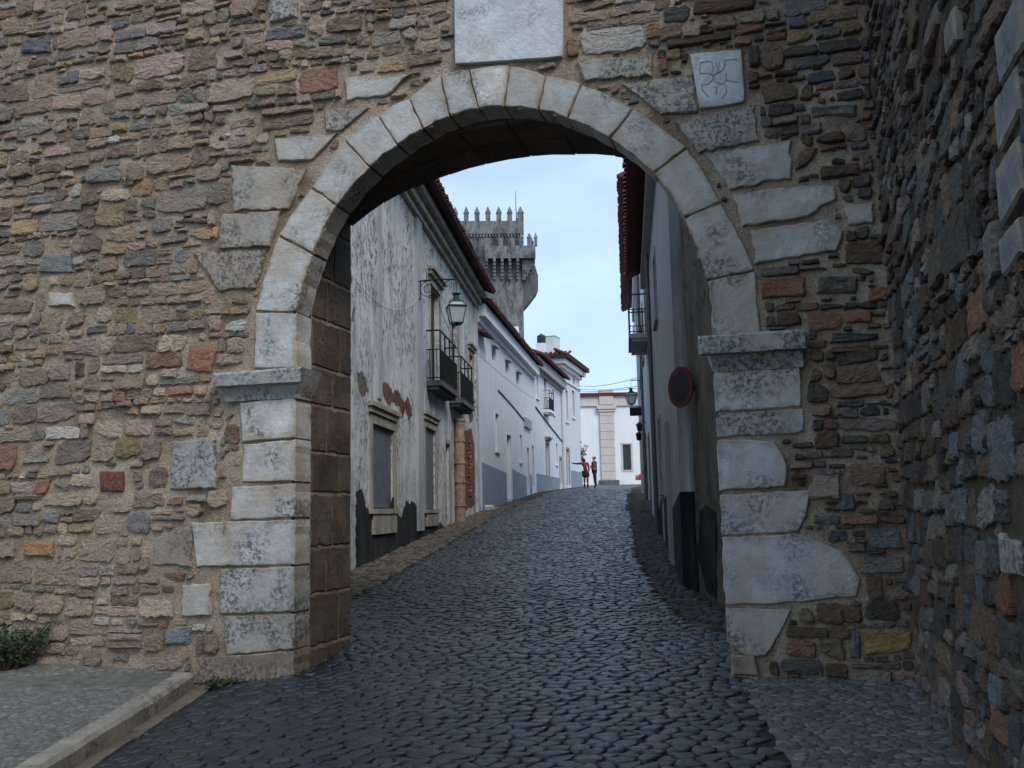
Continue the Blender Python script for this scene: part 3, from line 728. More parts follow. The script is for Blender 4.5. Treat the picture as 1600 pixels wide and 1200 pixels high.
# ------------------------------------------------------------------ the side wall running towards the viewer on the right
c0 = W.P(UC, 0, 0)
S = Fr(c0.to_tuple()[:2], W.ed)              # u grows towards the viewer, outward = to the left
side = thing('side_wall', 'dark rough rubble wall running towards the viewer along the right edge', 'wall', S.P(2, .2))
LS = 8.0
SE = []
for (px, py, w_, h_, k) in ((1592, 62, .36, .19, (.42, .45, .50)), (1586, 165, .34, .17, (.42, .45, .50)), (1590, 285, .36, .19, (.38, .41, .46)), (1592, 385, .30, .15, (.36, .39, .44)), (1590, 866, .36, .13, (.66, .70, .74)), (1494, 50, .24, .15, (.30, .30, .31))):
    cu, cz_ = S.uv(px, py); p = [(cu - w_ / 2, cz_ - h_ / 2 + jit(.02)), (cu + w_ / 2, cz_ - h_ / 2 + jit(.02)), (cu + w_ / 2 + jit(.03), cz_ + h_ / 2 + jit(.02)), (cu - w_ / 2 + jit(.03), cz_ + h_ / 2 + jit(.02))]
    SE.append(p); block(MB(), S, p, .03, -.05, tuple(x * .8 for x in k), .06, .006).build('ashlar_block', 'ashlar', side)
SX = [grow(p, .012) for p in SE]
def sblocked(p): return p[0] < .02 or any(inpoly(p, q) for q in SX)
mb = MB(); s_ = .08; nu = int(LS / s_); nz_ = int(7.6 / s_); vs = []
for j in range(nz_ + 1):
    for i in range(nu + 1):
        u, z = i * s_ - .05, j * s_ - .2; vs.append(S.P(u, z, .02 * mnoise.noise(V((u * 3, z * 3, 5))) + .012 * mnoise.noise(V((u * 9, z * 9, 2)))))
mb.add(vs, [(j * (nu + 1) + i, j * (nu + 1) + i + 1, (j + 1) * (nu + 1) + i + 1, (j + 1) * (nu + 1) + i) for j in range(nz_) for i in range(nu)])
H_S = -.2 + nz_ * s_
mb.add([S.P(-.05, H_S, 0), S.P(LS, H_S, 0), S.P(LS, H_S, -1), S.P(-.05, H_S, -1), S.P(LS, -.2, 0), S.P(LS, -.2, -1), S.P(-.05, -.2, -1)], [(0, 1, 2, 3), (1, 4, 5, 2), (2, 5, 6, 3)])
mb.build('mortar_bed', 'mortar_shaded', side, smooth=True)
st = rubble(.03, LS - .05, .0, 7.2, sblocked, lambda u, z: MIX_SIDE_SHADED, hr=(.09, .20), wave=.025, ar=(.9, 2.3), skip=.01, gap=(-.010, .002), tint=(.09, .075, .065))  # tint takes the wall's shade into the stone colours
lay(S, st, side, lambda u, ol: rng.uniform(.012, .034), matn='rubble_shaded')

# ------------------------------------------------------------------ pavements in front of the gate
gate_line = lambda x: 7.6 - math.tan(A16) * x      # y of the wall face at lateral x
PK = .13
def pav_z(x, y): return ground(y, -2.75) + PK
pav = strip('raised_pavement', lambda y: -9.0, lambda y: -2.88, -3, 9.9, -.008, 'dust', .5, zf=pav_z)
def peb_l(x, y):
    k = rng.uniform(.8, 1.15); return tuple(c_ * k for c_ in rng.choice([(.16, .16, .145), (.19, .18, .16), (.14, .145, .13), (.18, .165, .155)]))
cobbles(pav, lambda y: -6.6, lambda y: -2.90 if y < gate_line(-2.9) else -2.9 - (y - gate_line(-2.9)) / math.tan(A16), 4.2, 9.6, .075, .06, peb_l, -.008, 'pebble', dome=.002, gapw=.0012, name='pebble', rest='small_pebbles', zf=pav_z, hj=.002, tj=.04)
# kerb stones
y = 2.4; ke = gate_line(-2.8) - .02
while y < ke - .15:
    l_ = min(rng.uniform(.9, 1.5), ke - y); mb = MB(); x0, x1 = -2.90, -2.74 + jit(.006); N_ = 8; vs = []
    for i in range(N_ + 1):
        yy = y + .004 + (l_ - .008) * i / N_; zz = ground(yy, -2.75)
        for (x, z) in ((x0, -.1), (x0, PK), (x1 - .03, PK + .002), (x1, PK - .025), (x1 + .008, -.1)): vs.append((x + jit(.004), yy, zz + z + jit(.004)))
    k = rng.uniform(.85, 1.1); mb.add(vs, [(i * 5 + j, i * 5 + j + 1, (i + 1) * 5 + j + 1, (i + 1) * 5 + j) for i in range(N_) for j in range(4)] + [(0, 1, 2, 3, 4), tuple(range(N_ * 5, N_ * 5 + 5))[::-1]], (.50 * k, .47 * k, .42 * k))
    mb.build('kerb_stone', 'ashlar', pav); y += l_
# flat gutter stones below the kerb
y = 3.0
while y < 8.3:
    l_ = rng.uniform(.2, .36); wd = rng.uniform(.13, .19); k = rng.uniform(.8, 1.2); vs = []
    for (x, yy, dz) in ((-2.728, y, .012), (-2.728 + wd, y, .014), (-2.728 + wd, y + l_ - .012, .014), (-2.728, y + l_ - .012, .012)): vs.append((x + jit(.008), yy, ground(yy, x) + dz + jit(.003)))
    lo = [(v[0], v[1], v[2] - .06) for v in vs]
    MB().add(lo + vs, [(4, 5, 6, 7), (0, 1, 5, 4), (1, 2, 6, 5), (2, 3, 7, 6), (3, 0, 4, 7)], (.16 * k, .13 * k, .10 * k)).build('gutter_stone', 'pebble', road); y += l_
# cobbled verge at the foot of the right jamb
vg = strip('verge', lambda y: lerp(ROAD_R, y) + .02, lambda y: 2.95, -1, 7.3, .0015, 'dust', .5)
def peb_r(x, y):
    k = rng.uniform(.7, 1.25); return tuple(c_ * k for c_ in rng.choice([(.16, .145, .14), (.18, .155, .15), (.12, .12, .125), (.19, .16, .15), (.145, .13, .12)]))
def side_x(y): return c0.x + W.ed.x * ((y - c0.y) / W.ed.y)
cobbles(vg, lambda y: lerp(ROAD_R, y) + .015, lambda y: side_x(y) if y < c0.y else (7.6 - y) / math.tan(A16), 3.0, 7.25, .08, .065, peb_r, .004, 'pebble', dome=.002, gapw=.0015, hj=.003, tj=.05, name='pebble', rest='small_pebbles')
# rough verges along the house fronts beyond the gate
vl = strip('verge_along_houses', lambda y: lerp(HOUSE_L, y) - .1, lambda y: lerp(ROAD_L, y) + .02, 9.0, 58, -.01, 'earth', .5)
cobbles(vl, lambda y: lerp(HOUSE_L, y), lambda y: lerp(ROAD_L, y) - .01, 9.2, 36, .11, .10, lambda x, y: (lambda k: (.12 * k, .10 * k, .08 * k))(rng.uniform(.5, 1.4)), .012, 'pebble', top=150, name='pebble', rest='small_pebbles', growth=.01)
vr = strip('verge_along_opposite_houses', lambda y: lerp(ROAD_R, y) - .02, lambda y: lerp(HOUSE_R, y) + .1, 8.0, 58, -.01, 'earth', .5)
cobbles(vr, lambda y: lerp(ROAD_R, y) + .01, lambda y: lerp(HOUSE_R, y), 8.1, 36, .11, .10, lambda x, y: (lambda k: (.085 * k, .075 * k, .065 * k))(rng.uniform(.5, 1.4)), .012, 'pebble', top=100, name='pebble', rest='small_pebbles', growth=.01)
# backing of the joints in the passage
for (u_, d0, d1, zt) in ((UL - .024, -.004, -.25, 3.3), (-1.917, -.25, -1.054, 4.38)):
    MB().add([W.P(u_, 0, d0), W.P(u_, zt, d0), W.P(u_, zt, d1), W.P(u_, 0, d1)], [(0, 1, 2, 3)]).build('joint_mortar', 'mortar', gate)
for (u_, d0, d1, zt) in ((UR + .024, -.004, -.25, 3.3), (1.637, -.25, -1.054, 4.34)):
    MB().add([W.P(u_, 0, d0), W.P(u_, zt, d0), W.P(u_, zt, d1), W.P(u_, 0, d1)], [(3, 2, 1, 0)]).build('joint_mortar', 'mortar', gate)

# ------------------------------------------------------------------ houses
def facade(mb, F, s0, s1, z0, z1, holes, rec=.22):
    S_ = sorted({s0, s1} | {h[0] for h in holes} | {h[1] for h in holes}); Z_ = sorted({z0, z1} | {h[2] for h in holes} | {h[3] for h in holes})
    for a, b_ in zip(S_, S_[1:]):
        for c_, e in zip(Z_, Z_[1:]):
            m_ = ((a + b_) / 2, (c_ + e) / 2)
            if any(h[0] < m_[0] < h[1] and h[2] < m_[1] < h[3] for h in holes): continue
            mb.add([F.P(a, c_), F.P(b_, c_), F.P(b_, e), F.P(a, e)], [(0, 1, 2, 3)])
    for h in holes:
        q = [(h[0], h[2]), (h[1], h[2]), (h[1], h[3]), (h[0], h[3])]
        for i in range(4):
            a, b_ = q[i], q[(i + 1) % 4]; mb.add([F.P(*a), F.P(*a, -rec), F.P(*b_, -rec), F.P(*b_)], [(0, 1, 2, 3)])
def house(name, label, F, s0, s1, zt, depth, matn, holes, base=None):
    y = F.P((s0 + s1) / 2, 0).y; zb = min(ground(F.P(s0, 0).y), ground(F.P(s1, 0).y)) - .5
    r_ = thing(name, label, 'house', F.P((s0 + s1) / 2, ground(y)))
    mb = MB(); facade(mb, F, s0, s1, zb, zt, holes)
    P = lambda s, z, d: F.P(s, z, d)
    mb.add([P(s0, zb, 0), P(s0, zt, 0), P(s0, zt, -depth), P(s0, zb, -depth)], [(0, 1, 2, 3)])
    mb.add([P(s1, zb, 0), P(s1, zt, 0), P(s1, zt, -depth), P(s1, zb, -depth)], [(3, 2, 1, 0)])
    mb.add([P(s0, zb, -depth), P(s1, zb, -depth), P(s1, zt, -depth), P(s0, zt, -depth)], [(3, 2, 1, 0)])
    mb.build('wall', matn, r_)
    return r_
def slope_roof(root, F, s0, s1, ze, over, depth, rise, matn='roof_tile', tile=.24, soff='roof_tile_dark', per_tile=False):
    """tiled slope with barrel tile ends along the eave; the far slope falls away behind the ridge"""
    half = depth / 2; sl = rise / half; mb = MB(); t_ = .09
    A = [(over, ze - sl * 0), (-half, ze + rise + sl * over), (-depth - over, ze), (-depth - over, ze + t_), (-half, ze + rise + sl * over + t_), (over, ze + t_)]
    mb.prism([F.P(s0, z, d) for d, z in A], [F.P(s1, z, d) for d, z in A]); r_ = mb.build('roof', soff, root)
    n = int((s1 - s0) / tile); lo = MB()
    for i in range(n):
        s = s0 + (i + .5) * (s1 - s0) / n + jit(.01); k = tile * .36; z0 = ze + t_
        pts = []
        for (d, e) in ((over + .05 + jit(.02), 0), (-half, 1)):
            zc = z0 + sl * (over - d)
            for a in (0, 45, 90, 135, 180): pts.append(F.P(s + k * math.cos(R(a)), zc + k * .9 * math.sin(R(a)) - .01, d))
        fs = [(j, j + 1, j + 6, j + 5) for j in range(4)] + [(4, 3, 2, 1, 0)]
        if per_tile: MB().add(pts, fs).build('tile_row', matn, r_, smooth=False)
        else: lo.add(pts, fs)
    if lo.v: o = lo.build('tile_rows', matn, r_); o['kind'] = 'stuff'
    return r_
def opening(root, F, s0, s1, z0, z1, name='window', matn='pane_dark', fr=.07, frm='frame_stone', cornice=0, sill=True, rec=.14, bars=True):
    mb = MB().box(F, s0 + .02, s1 - .02, z0 + .02, z1 - .02, -rec - .04, -rec); p = mb.build(name, matn, root)
    if bars and name == 'window':
        mb = MB(); c_ = (s0 + s1) / 2; mb.box(F, c_ - .03, c_ + .03, z0 + .02, z1 - .02, -rec + .002, -rec + .03)
        for k in (.35, .68): mb.box(F, s0 + .02, s1 - .02, z0 + (z1 - z0) * k - .02, z0 + (z1 - z0) * k + .02, -rec + .002, -rec + .027)
        mb.build('glazing_bar', 'wood_dark', p)
    if fr:
        mb = MB(); q = .025
        mb.box(F, s0 - fr, s0, z0, z1 + fr, -.02, q); mb.box(F, s1, s1 + fr, z0, z1 + fr, -.02, q); mb.box(F, s0, s1, z1, z1 + fr, -.02, q); mb.build('surround', frm, p)
    if cornice: MB().box(F, s0 - fr - .08, s1 + fr + .08, z1 + fr + .02, z1 + fr + .02 + .10, -.02, cornice * .6).box(F, s0 - fr - .12, s1 + fr + .12, z1 + fr + .122, z1 + fr + .20, -.02, cornice).build('hood', frm, p)
    if sill: MB().box(F, s0 - fr - .04, s1 + fr + .04, z0 - .09, z0 - .002, -.10, .07).build('sill', frm, p)
    return p

# old stained house, first on the left
HA, HB = (-3.05, 10.0), (-1.11, 30.2)
F1 = Fr(HA, (HB[0] - HA[0], HB[1] - HA[1])); L1 = math.hypot(HB[0] - HA[0], HB[1] - HA[1])
holes = [(6.5, 8.2, 1.66, 3.12), (11.35, 12.7, 1.66, 3.48), (12.15, 13.5, 4.6, 6.95), (15.2, 16.45, 4.55, 6.85), (18.5, 19.3, 5.0, 6.3), (14.05, 14.75, .95, 3.3)]
h1 = house('old_house', 'derelict stained house with peeling plaster, iron balconies and black base beyond the arch', F1, 0, L1, 8.5, 9, 'plaster_old', holes)
opening(h1, F1, *holes[0], matn='shutter_grey', fr=.16, cornice=.10, bars=False, rec=.05); opening(h1, F1, *holes[1], matn='shutter_grey', fr=.14, cornice=.10, bars=False, rec=.05)
for h in holes[2:4]: opening(h1, F1, *h, name='balcony_door', matn='wood_dark', fr=.15, cornice=.16, sill=False)
opening(h1, F1, *holes[4], fr=.12, cornice=.14); opening(h1, F1, *holes[5], name='door', matn='wood_dark', fr=.10, sill=False)
for (a, b_, z0, z1) in ((6.45, 8.25, 1.22, 1.56), (11.3, 12.75, 1.28, 1.56)): MB().box(F1, a, b_, z0, z1, -.02, .05).build('apron_block', 'frame_stone', h1)
MB().box(F1, 6.9, 7.18, 3.6, 8.2, -.01, .03).build('pilaster_strip', 'plaster_grey', h1)
MB().box(F1, 10.35, 10.95, 1.2, 8.2, -.01, .06).build('pilaster', 'plaster_grey', h1)
MB().box(F1, L1 - .55, L1 + .02, 1.3, 8.2, -.3, .05).build('pilaster', 'plaster_old', h1)
mb = MB()
for (z0, z1, d) in ((8.02, 8.14, .10), (8.16, 8.32, .20), (8.335, 8.50, .34)): mb.box(F1, -.05, L1 + .1, z0, z1, -.05, d)
mb.build('cornice', 'frame_stone', h1)
slope_roof(h1, F1, -.2, L1 + .15, 8.505, .60, 9, 1.9, 'roof_tile_dark', .26)
def ragged(px, F, dens=.12, amp=.05):
    p = [F.uv(*q) for q in px]; o = []
    for a, b_ in zip(p, p[1:] + p[:1]):
        l_ = math.hypot(b_[0] - a[0], b_[1] - a[1]); k = max(1, min(30, int(l_ / dens)))
        for i in range(k):
            f = i / k; o.append((a[0] + (b_[0] - a[0]) * f + (jit(amp) if i else 0), a[1] + (b_[1] - a[1]) * f + (jit(amp) if i else 0)))
    return o
def patch(root, F, px, name, matn, d=.006, lab=None, amp=.05):
    o = ragged(px, F, dens=.05, amp=amp * .8); ob = MB().prism([F.P(u, z, -.02) for u, z in o], [F.P(u, z, d) for u, z in o]).build(name, matn, root)
    if lab: ob['label'] = lab
    return ob
patch(h1, F1, [(556, 768), (565, 762), (568, 775), (572, 792), (580, 803), (600, 808), (611, 806), (614, 778), (619, 784), (622, 800), (627, 815), (630, 795), (634, 784), (648, 786), (654, 797), (662, 803), (678, 812), (690, 818), (697, 828), (697, 842), (640, 868), (556, 902)], 'painted_base', 'dado_black', .008, 'peeling black painted base', .06)
patch(h1, F1, [(597, 602), (603, 597), (611, 606), (613, 618), (618, 608), (622, 610), (632, 630), (637, 619), (641, 632), (644, 648), (638, 657), (634, 640), (627, 655), (624, 636), (614, 629), (606, 633), (599, 620)], 'bare_patch', 'bare_masonry', .005)
patch(h1, F1, [(559, 583), (566, 580), (572, 596), (575, 612), (566, 622), (560, 604)], 'bare_patch', 'plaster_brown', .005)
patch(h1, F1, [(731, 592), (737, 600), (739, 655), (734, 661), (730, 640)], 'bare_patch', 'bare_masonry', .005)
patch(h1, F1, [(718, 692), (724, 674), (737, 670), (741, 700), (742, 788), (736, 793), (718, 802)], 'bare_patch', 'bare_masonry', .005)
# bricks standing out in the bare patch
for i in range(15):
    z = 2.05 + i * .11; s = 18.0 + jit(.15)
    for j in range(2):
        if rng.random() < .8: MB().box(F1, s + j * .27, s + j * .27 + .24, z, z + .08, -.02, .02 + rng.random() * .04).build('brick', 'brick' if rng.random() < .6 else 'terracotta', h1)
# clay downpipe in sections
s0 = F1.uv(711, 760)[0]; c0_ = F1.P(s0, 0, .13)
z = 1.25; k = 0; dp = MB()
while z < 3.6:
    h = [.55, .62, .5, .58][k % 4]; MB().lathe((c0_.x, c0_.y, z), [(.14, 0), (.14, h - .08), (.165, h - .07), (.165, h - .004)], 12).build('pipe_section', 'terracotta', h1, smooth=False); z += h; k += 1
# balconies
def balcony(root, F, s0, s1, z, pr, hgt=1.05, slab='frame_stone', rail='iron', brk=True):
    p = MB().box(F, s0, s1, z - .12, z, -.1, pr).box(F, s0 + .05, s1 - .05, z - .2, z - .122, -.1, pr - .08).build('balcony', slab, root)
    mb = MB(); g_ = .04
    for zz in (z + hgt, z + hgt * .62, z + .06):
        mb.tube([F.P(s0 + g_, zz, 0), F.P(s0 + g_, zz, pr - g_), F.P(s1 - g_, zz, pr - g_), F.P(s1 - g_, zz, 0)], .022 if zz > z + 1 else .015, 5)
    n = int((s1 - s0) / .11)
    for i in range(n + 1): s = s0 + g_ + (s1 - s0 - 2 * g_) * i / n; mb.tube([F.P(s, z, pr - g_), F.P(s, z + hgt * (.62 if i % 6 else 1), pr - g_)], .012 if i % 6 else .018, 4)
    for s in (s0 + g_, s1 - g_):
        for i in range(1, 4): mb.tube([F.P(s, z, (pr - g_) * i / 4), F.P(s, z + hgt * .62, (pr - g_) * i / 4)], .011, 4)
    o = mb.build('railing', rail, p); return p
balcony(h1, F1, 11.6, 14.1, 4.55, .36, 1.15, 'keep_dark'); balcony(h1, F1, 14.75, 17.0, 4.5, .36, 1.1, 'keep_dark')

# hanging street lantern on its scrolled bracket
def lantern(name, label, F, s, z, arm, sc=1.0, scroll=True):
    t_ = thing(name, label, 'lantern', F.P(s, z, 0), 'street lanterns on wall brackets')
    mb = MB(); E_ = lambda d, zz: F.P(s, zz, d)
    mb.box(F, s - .025, s + .025, z - .42 * sc, z + .05, .0, .02); mb.tube([E_(.02, z), E_(arm * .5, z + .03), E_(arm, z + .01)], .018 * sc, 6)
    mb.tube([E_(.06, z - .40 * sc), E_(.10, z - .40 * sc), E_(.10, z)], .012 * sc, 5)
    if scroll:
        def spiral(cd_, cz_, r0, r1, a0, a1, n=22): return [E_(cd_ + (r0 + (r1 - r0) * i / n) * math.cos(R(a0 + (a1 - a0) * i / n)), cz_ + (r0 + (r1 - r0) * i / n) * math.sin(R(a0 + (a1 - a0) * i / n))) for i in range(n + 1)]
        mb.tube(spiral(arm * .30, z - .19, .19, .05, 100, 700), .010 * sc, 5); mb.tube(spiral(arm * .80, z - .09, .10, .03, -60, 400), .009 * sc, 5)
        mb.tube([E_(arm * .30, z - .38), E_(arm * .45, z - .34), E_(arm * .62, z - .15), E_(arm * .78, z - .02)], .010 * sc, 5)
    mb.build('bracket', 'iron', t_)
    c_ = E_(arm, 0); zt = z - .30 * sc; mb = MB(); mb.tube([(c_.x, c_.y, z), (c_.x + .008, c_.y, z - .12), (c_.x, c_.y, zt)], .008 * sc, 5); mb.build('hanger', 'iron', t_)
    q = 45; fr = R(q) + math.atan2(F.ed.y, F.ed.x) + R(18)
    cap = MB().lathe((c_.x, c_.y, zt), [(.09 * sc, -.02 * sc), (.10 * sc, 0), (.06 * sc, -.05 * sc), (.075 * sc, -.12 * sc)][::-1], 10).build('cap', 'green_metal', t_)
    MB().lathe((c_.x, c_.y, zt - .14 * sc), [(.19 * sc, -.06 * sc), (.10 * sc, .015 * sc)], 4, fr).build('top_roof', 'green_metal', t_)
    zm = zt - .30 * sc; zb = zt - .66 * sc; rm, rb, ru = .27 * sc, .17 * sc, .16 * sc
    C_ = lambda r_, zz, k: V((c_.x + r_ * math.cos(fr + k * math.pi / 2), c_.y + r_ * math.sin(fr + k * math.pi / 2), zz))
    mb = MB()
    for k in range(4):
        mb.tube([C_(ru, zt - .19 * sc, k), C_(rm, zm, k), C_(rb, zb, k)], .013 * sc, 4)
        mb.tube([C_(rm * 1.03, zm, k), C_(rm * 1.03, zm, k + 1)], .018 * sc, 4); mb.tube([C_(rb, zb, k), C_(rb, zb, k + 1)], .014 * sc, 4)
    mb.lathe((c_.x, c_.y, zb - .05 * sc), [(.05 * sc, 0), (.10 * sc, .04 * sc)], 8); mb.build('lantern_frame', 'green_metal', t_)
    for k in range(4):
        MB().add([C_(rb * .98, zb, k), C_(rb * .98, zb, k + 1), C_(rm * .98, zm, k + 1), C_(rm * .98, zm, k)], [(0, 1, 2, 3)]).build('pane', 'lamp_glass', t_)
        MB().add([C_(rm * .98, zm, k), C_(rm * .98, zm, k + 1), C_(ru * .98, zt - .19 * sc, k + 1), C_(ru * .98, zt - .19 * sc, k)], [(0, 1, 2, 3)]).build('pane', 'lamp_glass', t_)
    return t_
sl_, zl_ = F1.uv(650, 440)
lantern('street_lantern', 'green framed lantern hanging from a scrolled iron bracket on the stained house', F1, sl_, zl_, .88, 1.0)

# white houses further up on the left
LF = [(-1.11, 30.2), (1.0, 44.3), (2.75, 53.2), (4.15, 58.5)]
def frm(a, b_): return Fr(a, (b_[0] - a[0], b_[1] - a[1])), math.hypot(b_[0] - a[0], b_[1] - a[1])
F2, L2 = frm(LF[0], LF[1]); F3, L3 = frm(LF[1], LF[2]); F4, L4 = frm(LF[2], LF[3])
ho = [(2.9, 3.6, 6.85, 7.3), (5.9, 6.6, 6.8, 7.25), (8.7, 9.4, 6.75, 7.2), (5.75, 6.85, 2.05, 4.45), (3.3, 4.0, 3.7, 5.0), (9.2, 9.8, 3.6, 4.7), (11.3, 12.0, 2.6, 4.3), (13.0, 13.6, 2.7, 4.5)]
h2 = house('white_house', 'long white house with small square upper windows, second on the left', F2, .03, L2, 8.2, 8, 'plaster_white', ho)
for h in ho[:3]: opening(h2, F2, *h, fr=0, sill=False, matn='shutter_grey', bars=False); MB().box(F2, h[0] - .1, h[1] + .1, h[3] + .02, h[3] + .1, -.02, .16).build('hood', 'plaster_grey', h2)
opening(h2, F2, *ho[3], name='door', matn='white_metal', fr=.08, frm='plaster_white', sill=False)
for h in ho[4:6]: opening(h2, F2, *h, matn='white_metal', fr=.08, frm='plaster_white')
for h in ho[6:]: opening(h2, F2, *h, name='door', matn='shutter_grey', fr=.06, frm='plaster_white', sill=False)
mb = MB()
for (z0, z1, d) in ((7.62, 7.80, .10), (7.802, 8.19, .30)): mb.box(F2, .0, L2 - .05, z0, z1, -.05, d)
mb.build('cornice', 'plaster_bright', h2); slope_roof(h2, F2, -.05, L2 - .1, 8.2, .48, 8, 1.5, 'roof_tile', .26)
for (a, b_, zt) in ((.6, 5.6, 3.0), (7.0, 11.1, 3.05), (12.15, 12.9, 3.1)):
    y0 = F2.P(a, 0).y; y1 = F2.P(b_, 0).y
    MB().prism([F2.P(a, ground(y0) - .2, -.02), F2.P(b_, ground(y1) - .2, -.02), F2.P(b_, zt, -.02), F2.P(a, zt + .15, -.02)], [F2.P(a, ground(y0) - .2, .012), F2.P(b_, ground(y1) - .2, .012), F2.P(b_, zt, .012), F2.P(a, zt + .15, .012)]).build('painted_base', 'dado_blue', h2)
MB().box(F2, 10.6, 12.6, 5.15, 5.55, -.02, .10).build('meter_box', 'plaster_grey', h2)
MB().tube([F2.P(4.0, 5.9, .02), F2.P(7.5, 5.68, .02), F2.P(10.6, 5.42, .02)], .025, 5).build('cable', 'wire', h2)
MB().prism([F2.P(.05, z, q) for q, z in ((-.02, 7.36), (.34, 7.22), (.36, 7.27), (-.02, 7.46))], [F2.P(1.3, z, q) for q, z in ((-.02, 7.36), (.34, 7.22), (.36, 7.27), (-.02, 7.46))]).build('tile_hood', 'roof_tile', h2)

ho = [(.7, 1.3, 6.9, 8.1), (2.9, 3.7, 6.5, 8.3), (5.6, 6.2, 6.6, 7.9), (3.1, 4.0, 3.0, 4.9), (6.3, 6.9, 4.0, 5.1), (7.6, 8.3, 3.0, 4.4)]
h3 = house('white_house', 'white house with a small iron balcony and dark blue door, third on the left', F3, .03, L3, 8.75, 8, 'plaster_white', ho)
for h in (ho[0], ho[2], ho[4]): opening(h3, F3, *h, fr=.08, frm='plaster_bright')
opening(h3, F3, *ho[1], name='balcony_door', matn='wood_dark', fr=.1, frm='plaster_bright', sill=False); opening(h3, F3, *ho[3], name='door', matn='wood_blue', fr=.12, cornice=.2, sill=False); opening(h3, F3, *ho[5], name='door', matn='wood_dark', fr=.1, sill=False)
balcony(h3, F3, 2.6, 4.0, 6.5, .35, .95, 'plaster_bright')
mb = MB()
for (z0, z1, d) in ((8.1, 8.25, .10), (8.252, 8.74, .30)): mb.box(F3, .0, L3 - .05, z0, z1, -.05, d)
mb.build('cornice', 'plaster_grey', h3); slope_roof(h3, F3, -.1, L3 - .05, 8.75, .5, 8, 1.6, 'roof_tile', .26)
y0 = F3.P(2, 0).y
MB().prism([F3.P(.2, 1.9, -.02), F3.P(7.4, 2.2, -.02), F3.P(7.4, 3.3, -.02), F3.P(.2, 3.3, -.02)], [F3.P(.2, 1.9, .012), F3.P(7.4, 2.2, .012), F3.P(7.4, 3.3, .012), F3.P(.2, 3.3, .012)]).build('painted_base', 'dado_blue', h3)
MB().tube([F3.P(L3 - .35, 8.2, .09), F3.P(L3 - .35, 2.6, .09)], .06, 8).build('downpipe', 'white_metal', h3)
MB().tube([F3.P(.3, 6.4, .03), F3.P(3.2, 6.0, .03), F3.P(L3, 5.3, .03)], .03, 5).build('cable', 'wire', h3)
# flared white chimney block at the joint of the roofs
cb = F3.P(.6, 0, -.9)
MB().lathe((cb.x, cb.y, 8.6), [(1.05, 0), (.95, .35), (.55, .85), (.22, 1.35), (.20, 1.7)], 4, R(40)).build('chimney', 'plaster_bright', h3)

ho = [(.9, 1.6, 3.0, 5.0), (2.9, 3.6, 7.0, 8.6), (1.0, 1.7, 6.6, 8.4), (3.3, 3.9, 9.05, 9.4)]
h4 = house('corner_house', 'tall white corner house with heavy cornice and tiled hip, fourth on the left', F4, .03, L4, 10.0, 8, 'plaster_white', ho)
opening(h4, F4, *ho[0], name='door', matn='wood_dark', fr=.12, sill=False); opening(h4, F4, *ho[1], fr=.1, frm='plaster_bright'); opening(h4, F4, *ho[2], fr=.1, frm='plaster_bright'); opening(h4, F4, *ho[3], fr=.05, frm='plaster_bright', sill=False, bars=False)
mb = MB()
for (z0, z1, d) in ((8.85, 8.95, .08), (9.5, 9.7, .14), (9.702, 9.99, .34)): mb.box(F4, -.1 - d, L4 + d, z0, z1, -8, d)
mb.build('cornice', 'plaster_bright', h4)
mb = MB(); e = .55; A = [F4.P(-.1 - e, 10.0, e), F4.P(L4 + e, 10.0, e), F4.P(L4 + e, 10.0, -8.5), F4.P(-.1 - e, 10.0, -8.5)]; B = [F4.P(2.4, 10.95, -3), F4.P(L4 - 2.4, 10.95, -3), F4.P(L4 - 2.4, 10.95, -5), F4.P(2.4, 10.95, -5)]
A2 = [p + V((0, 0, .12)) for p in A]; mb.prism(A, A2); mb.add(A2 + B, [(0, 1, 5, 4), (1, 2, 6, 5), (2, 3, 7, 6), (3, 0, 4, 7), (4, 5, 6, 7)]); rf = mb.build('roof', 'roof_tile_dark', h4)
mb = MB(); n = int((L4 + 2 * e) / .28)
for i in range(n): s = -.1 - e + (i + .5) * .28; mb.tube([F4.P(s, 10.13, e + .03), F4.P(s, 10.52, e - .8)], .08, 6)
for i in range(26): d = e - .1 - i * .28; mb.tube([F4.P(-.12 - e, 10.13, d), F4.P(.6, 10.5, d)], .08, 6)
mb.build('tile_rows', 'roof_tile_dark', rf)['kind'] = 'stuff'
patch_y = F4.P(3, 0).y
MB().prism([F4.P(2.0, 2.5, -.02), F4.P(L4, 2.5, -.02), F4.P(L4, 3.85, -.02), F4.P(2.0, 3.85, -.02)], [F4.P(2.0, 2.5, .012), F4.P(L4, 2.5, .012), F4.P(L4, 3.85, .012), F4.P(2.0, 3.85, .012)]).build('painted_base', 'dado_blue', h4)
# water tank and roof box, standing on the roof behind
q = Fr((0, 60), (1, 0)); tx, tz = q.uv(846, 537)
tb = thing('water_tank', 'black plastic water tank on the roof of the corner house', 'water tank', (tx, 60, tz)); MB().lathe((tx, 60, tz), [(.26, 0), (.28, .05), (.28, .22), (.27, .24), (.28, .26), (.28, .45), (.24, .52), (.10, .58)], 14).build('tank_body', 'tank_black', tb, smooth=False); MB().lathe((tx, 60, tz + .58), [(.09, 0), (.09, .05)], 10).build('lid', 'tank_black', tb)
MB().lathe((tx, 60, tz - 1.2), [(.45, 0), (.45, 1.195)], 4, R(45)).build('stand', 'plaster_white', tb)
rx, rz = q.uv(860, 540)
rb_ = thing('roof_box', 'pale rendered box like dormer on the roof beside the black tank', 'dormer', (rx, 60.6, rz)); fq = Fr((rx, 60.4), (.9, -.3))
MB().box(fq, -.32, .32, rz - 1.2, rz + .68, -1.2, 0).build('dormer_wall', 'plaster_white', rb_); MB().box(fq, -.36, .36, rz + .682, rz + .74, -1.24, .04).build('cap_slab', 'plaster_bright', rb_)

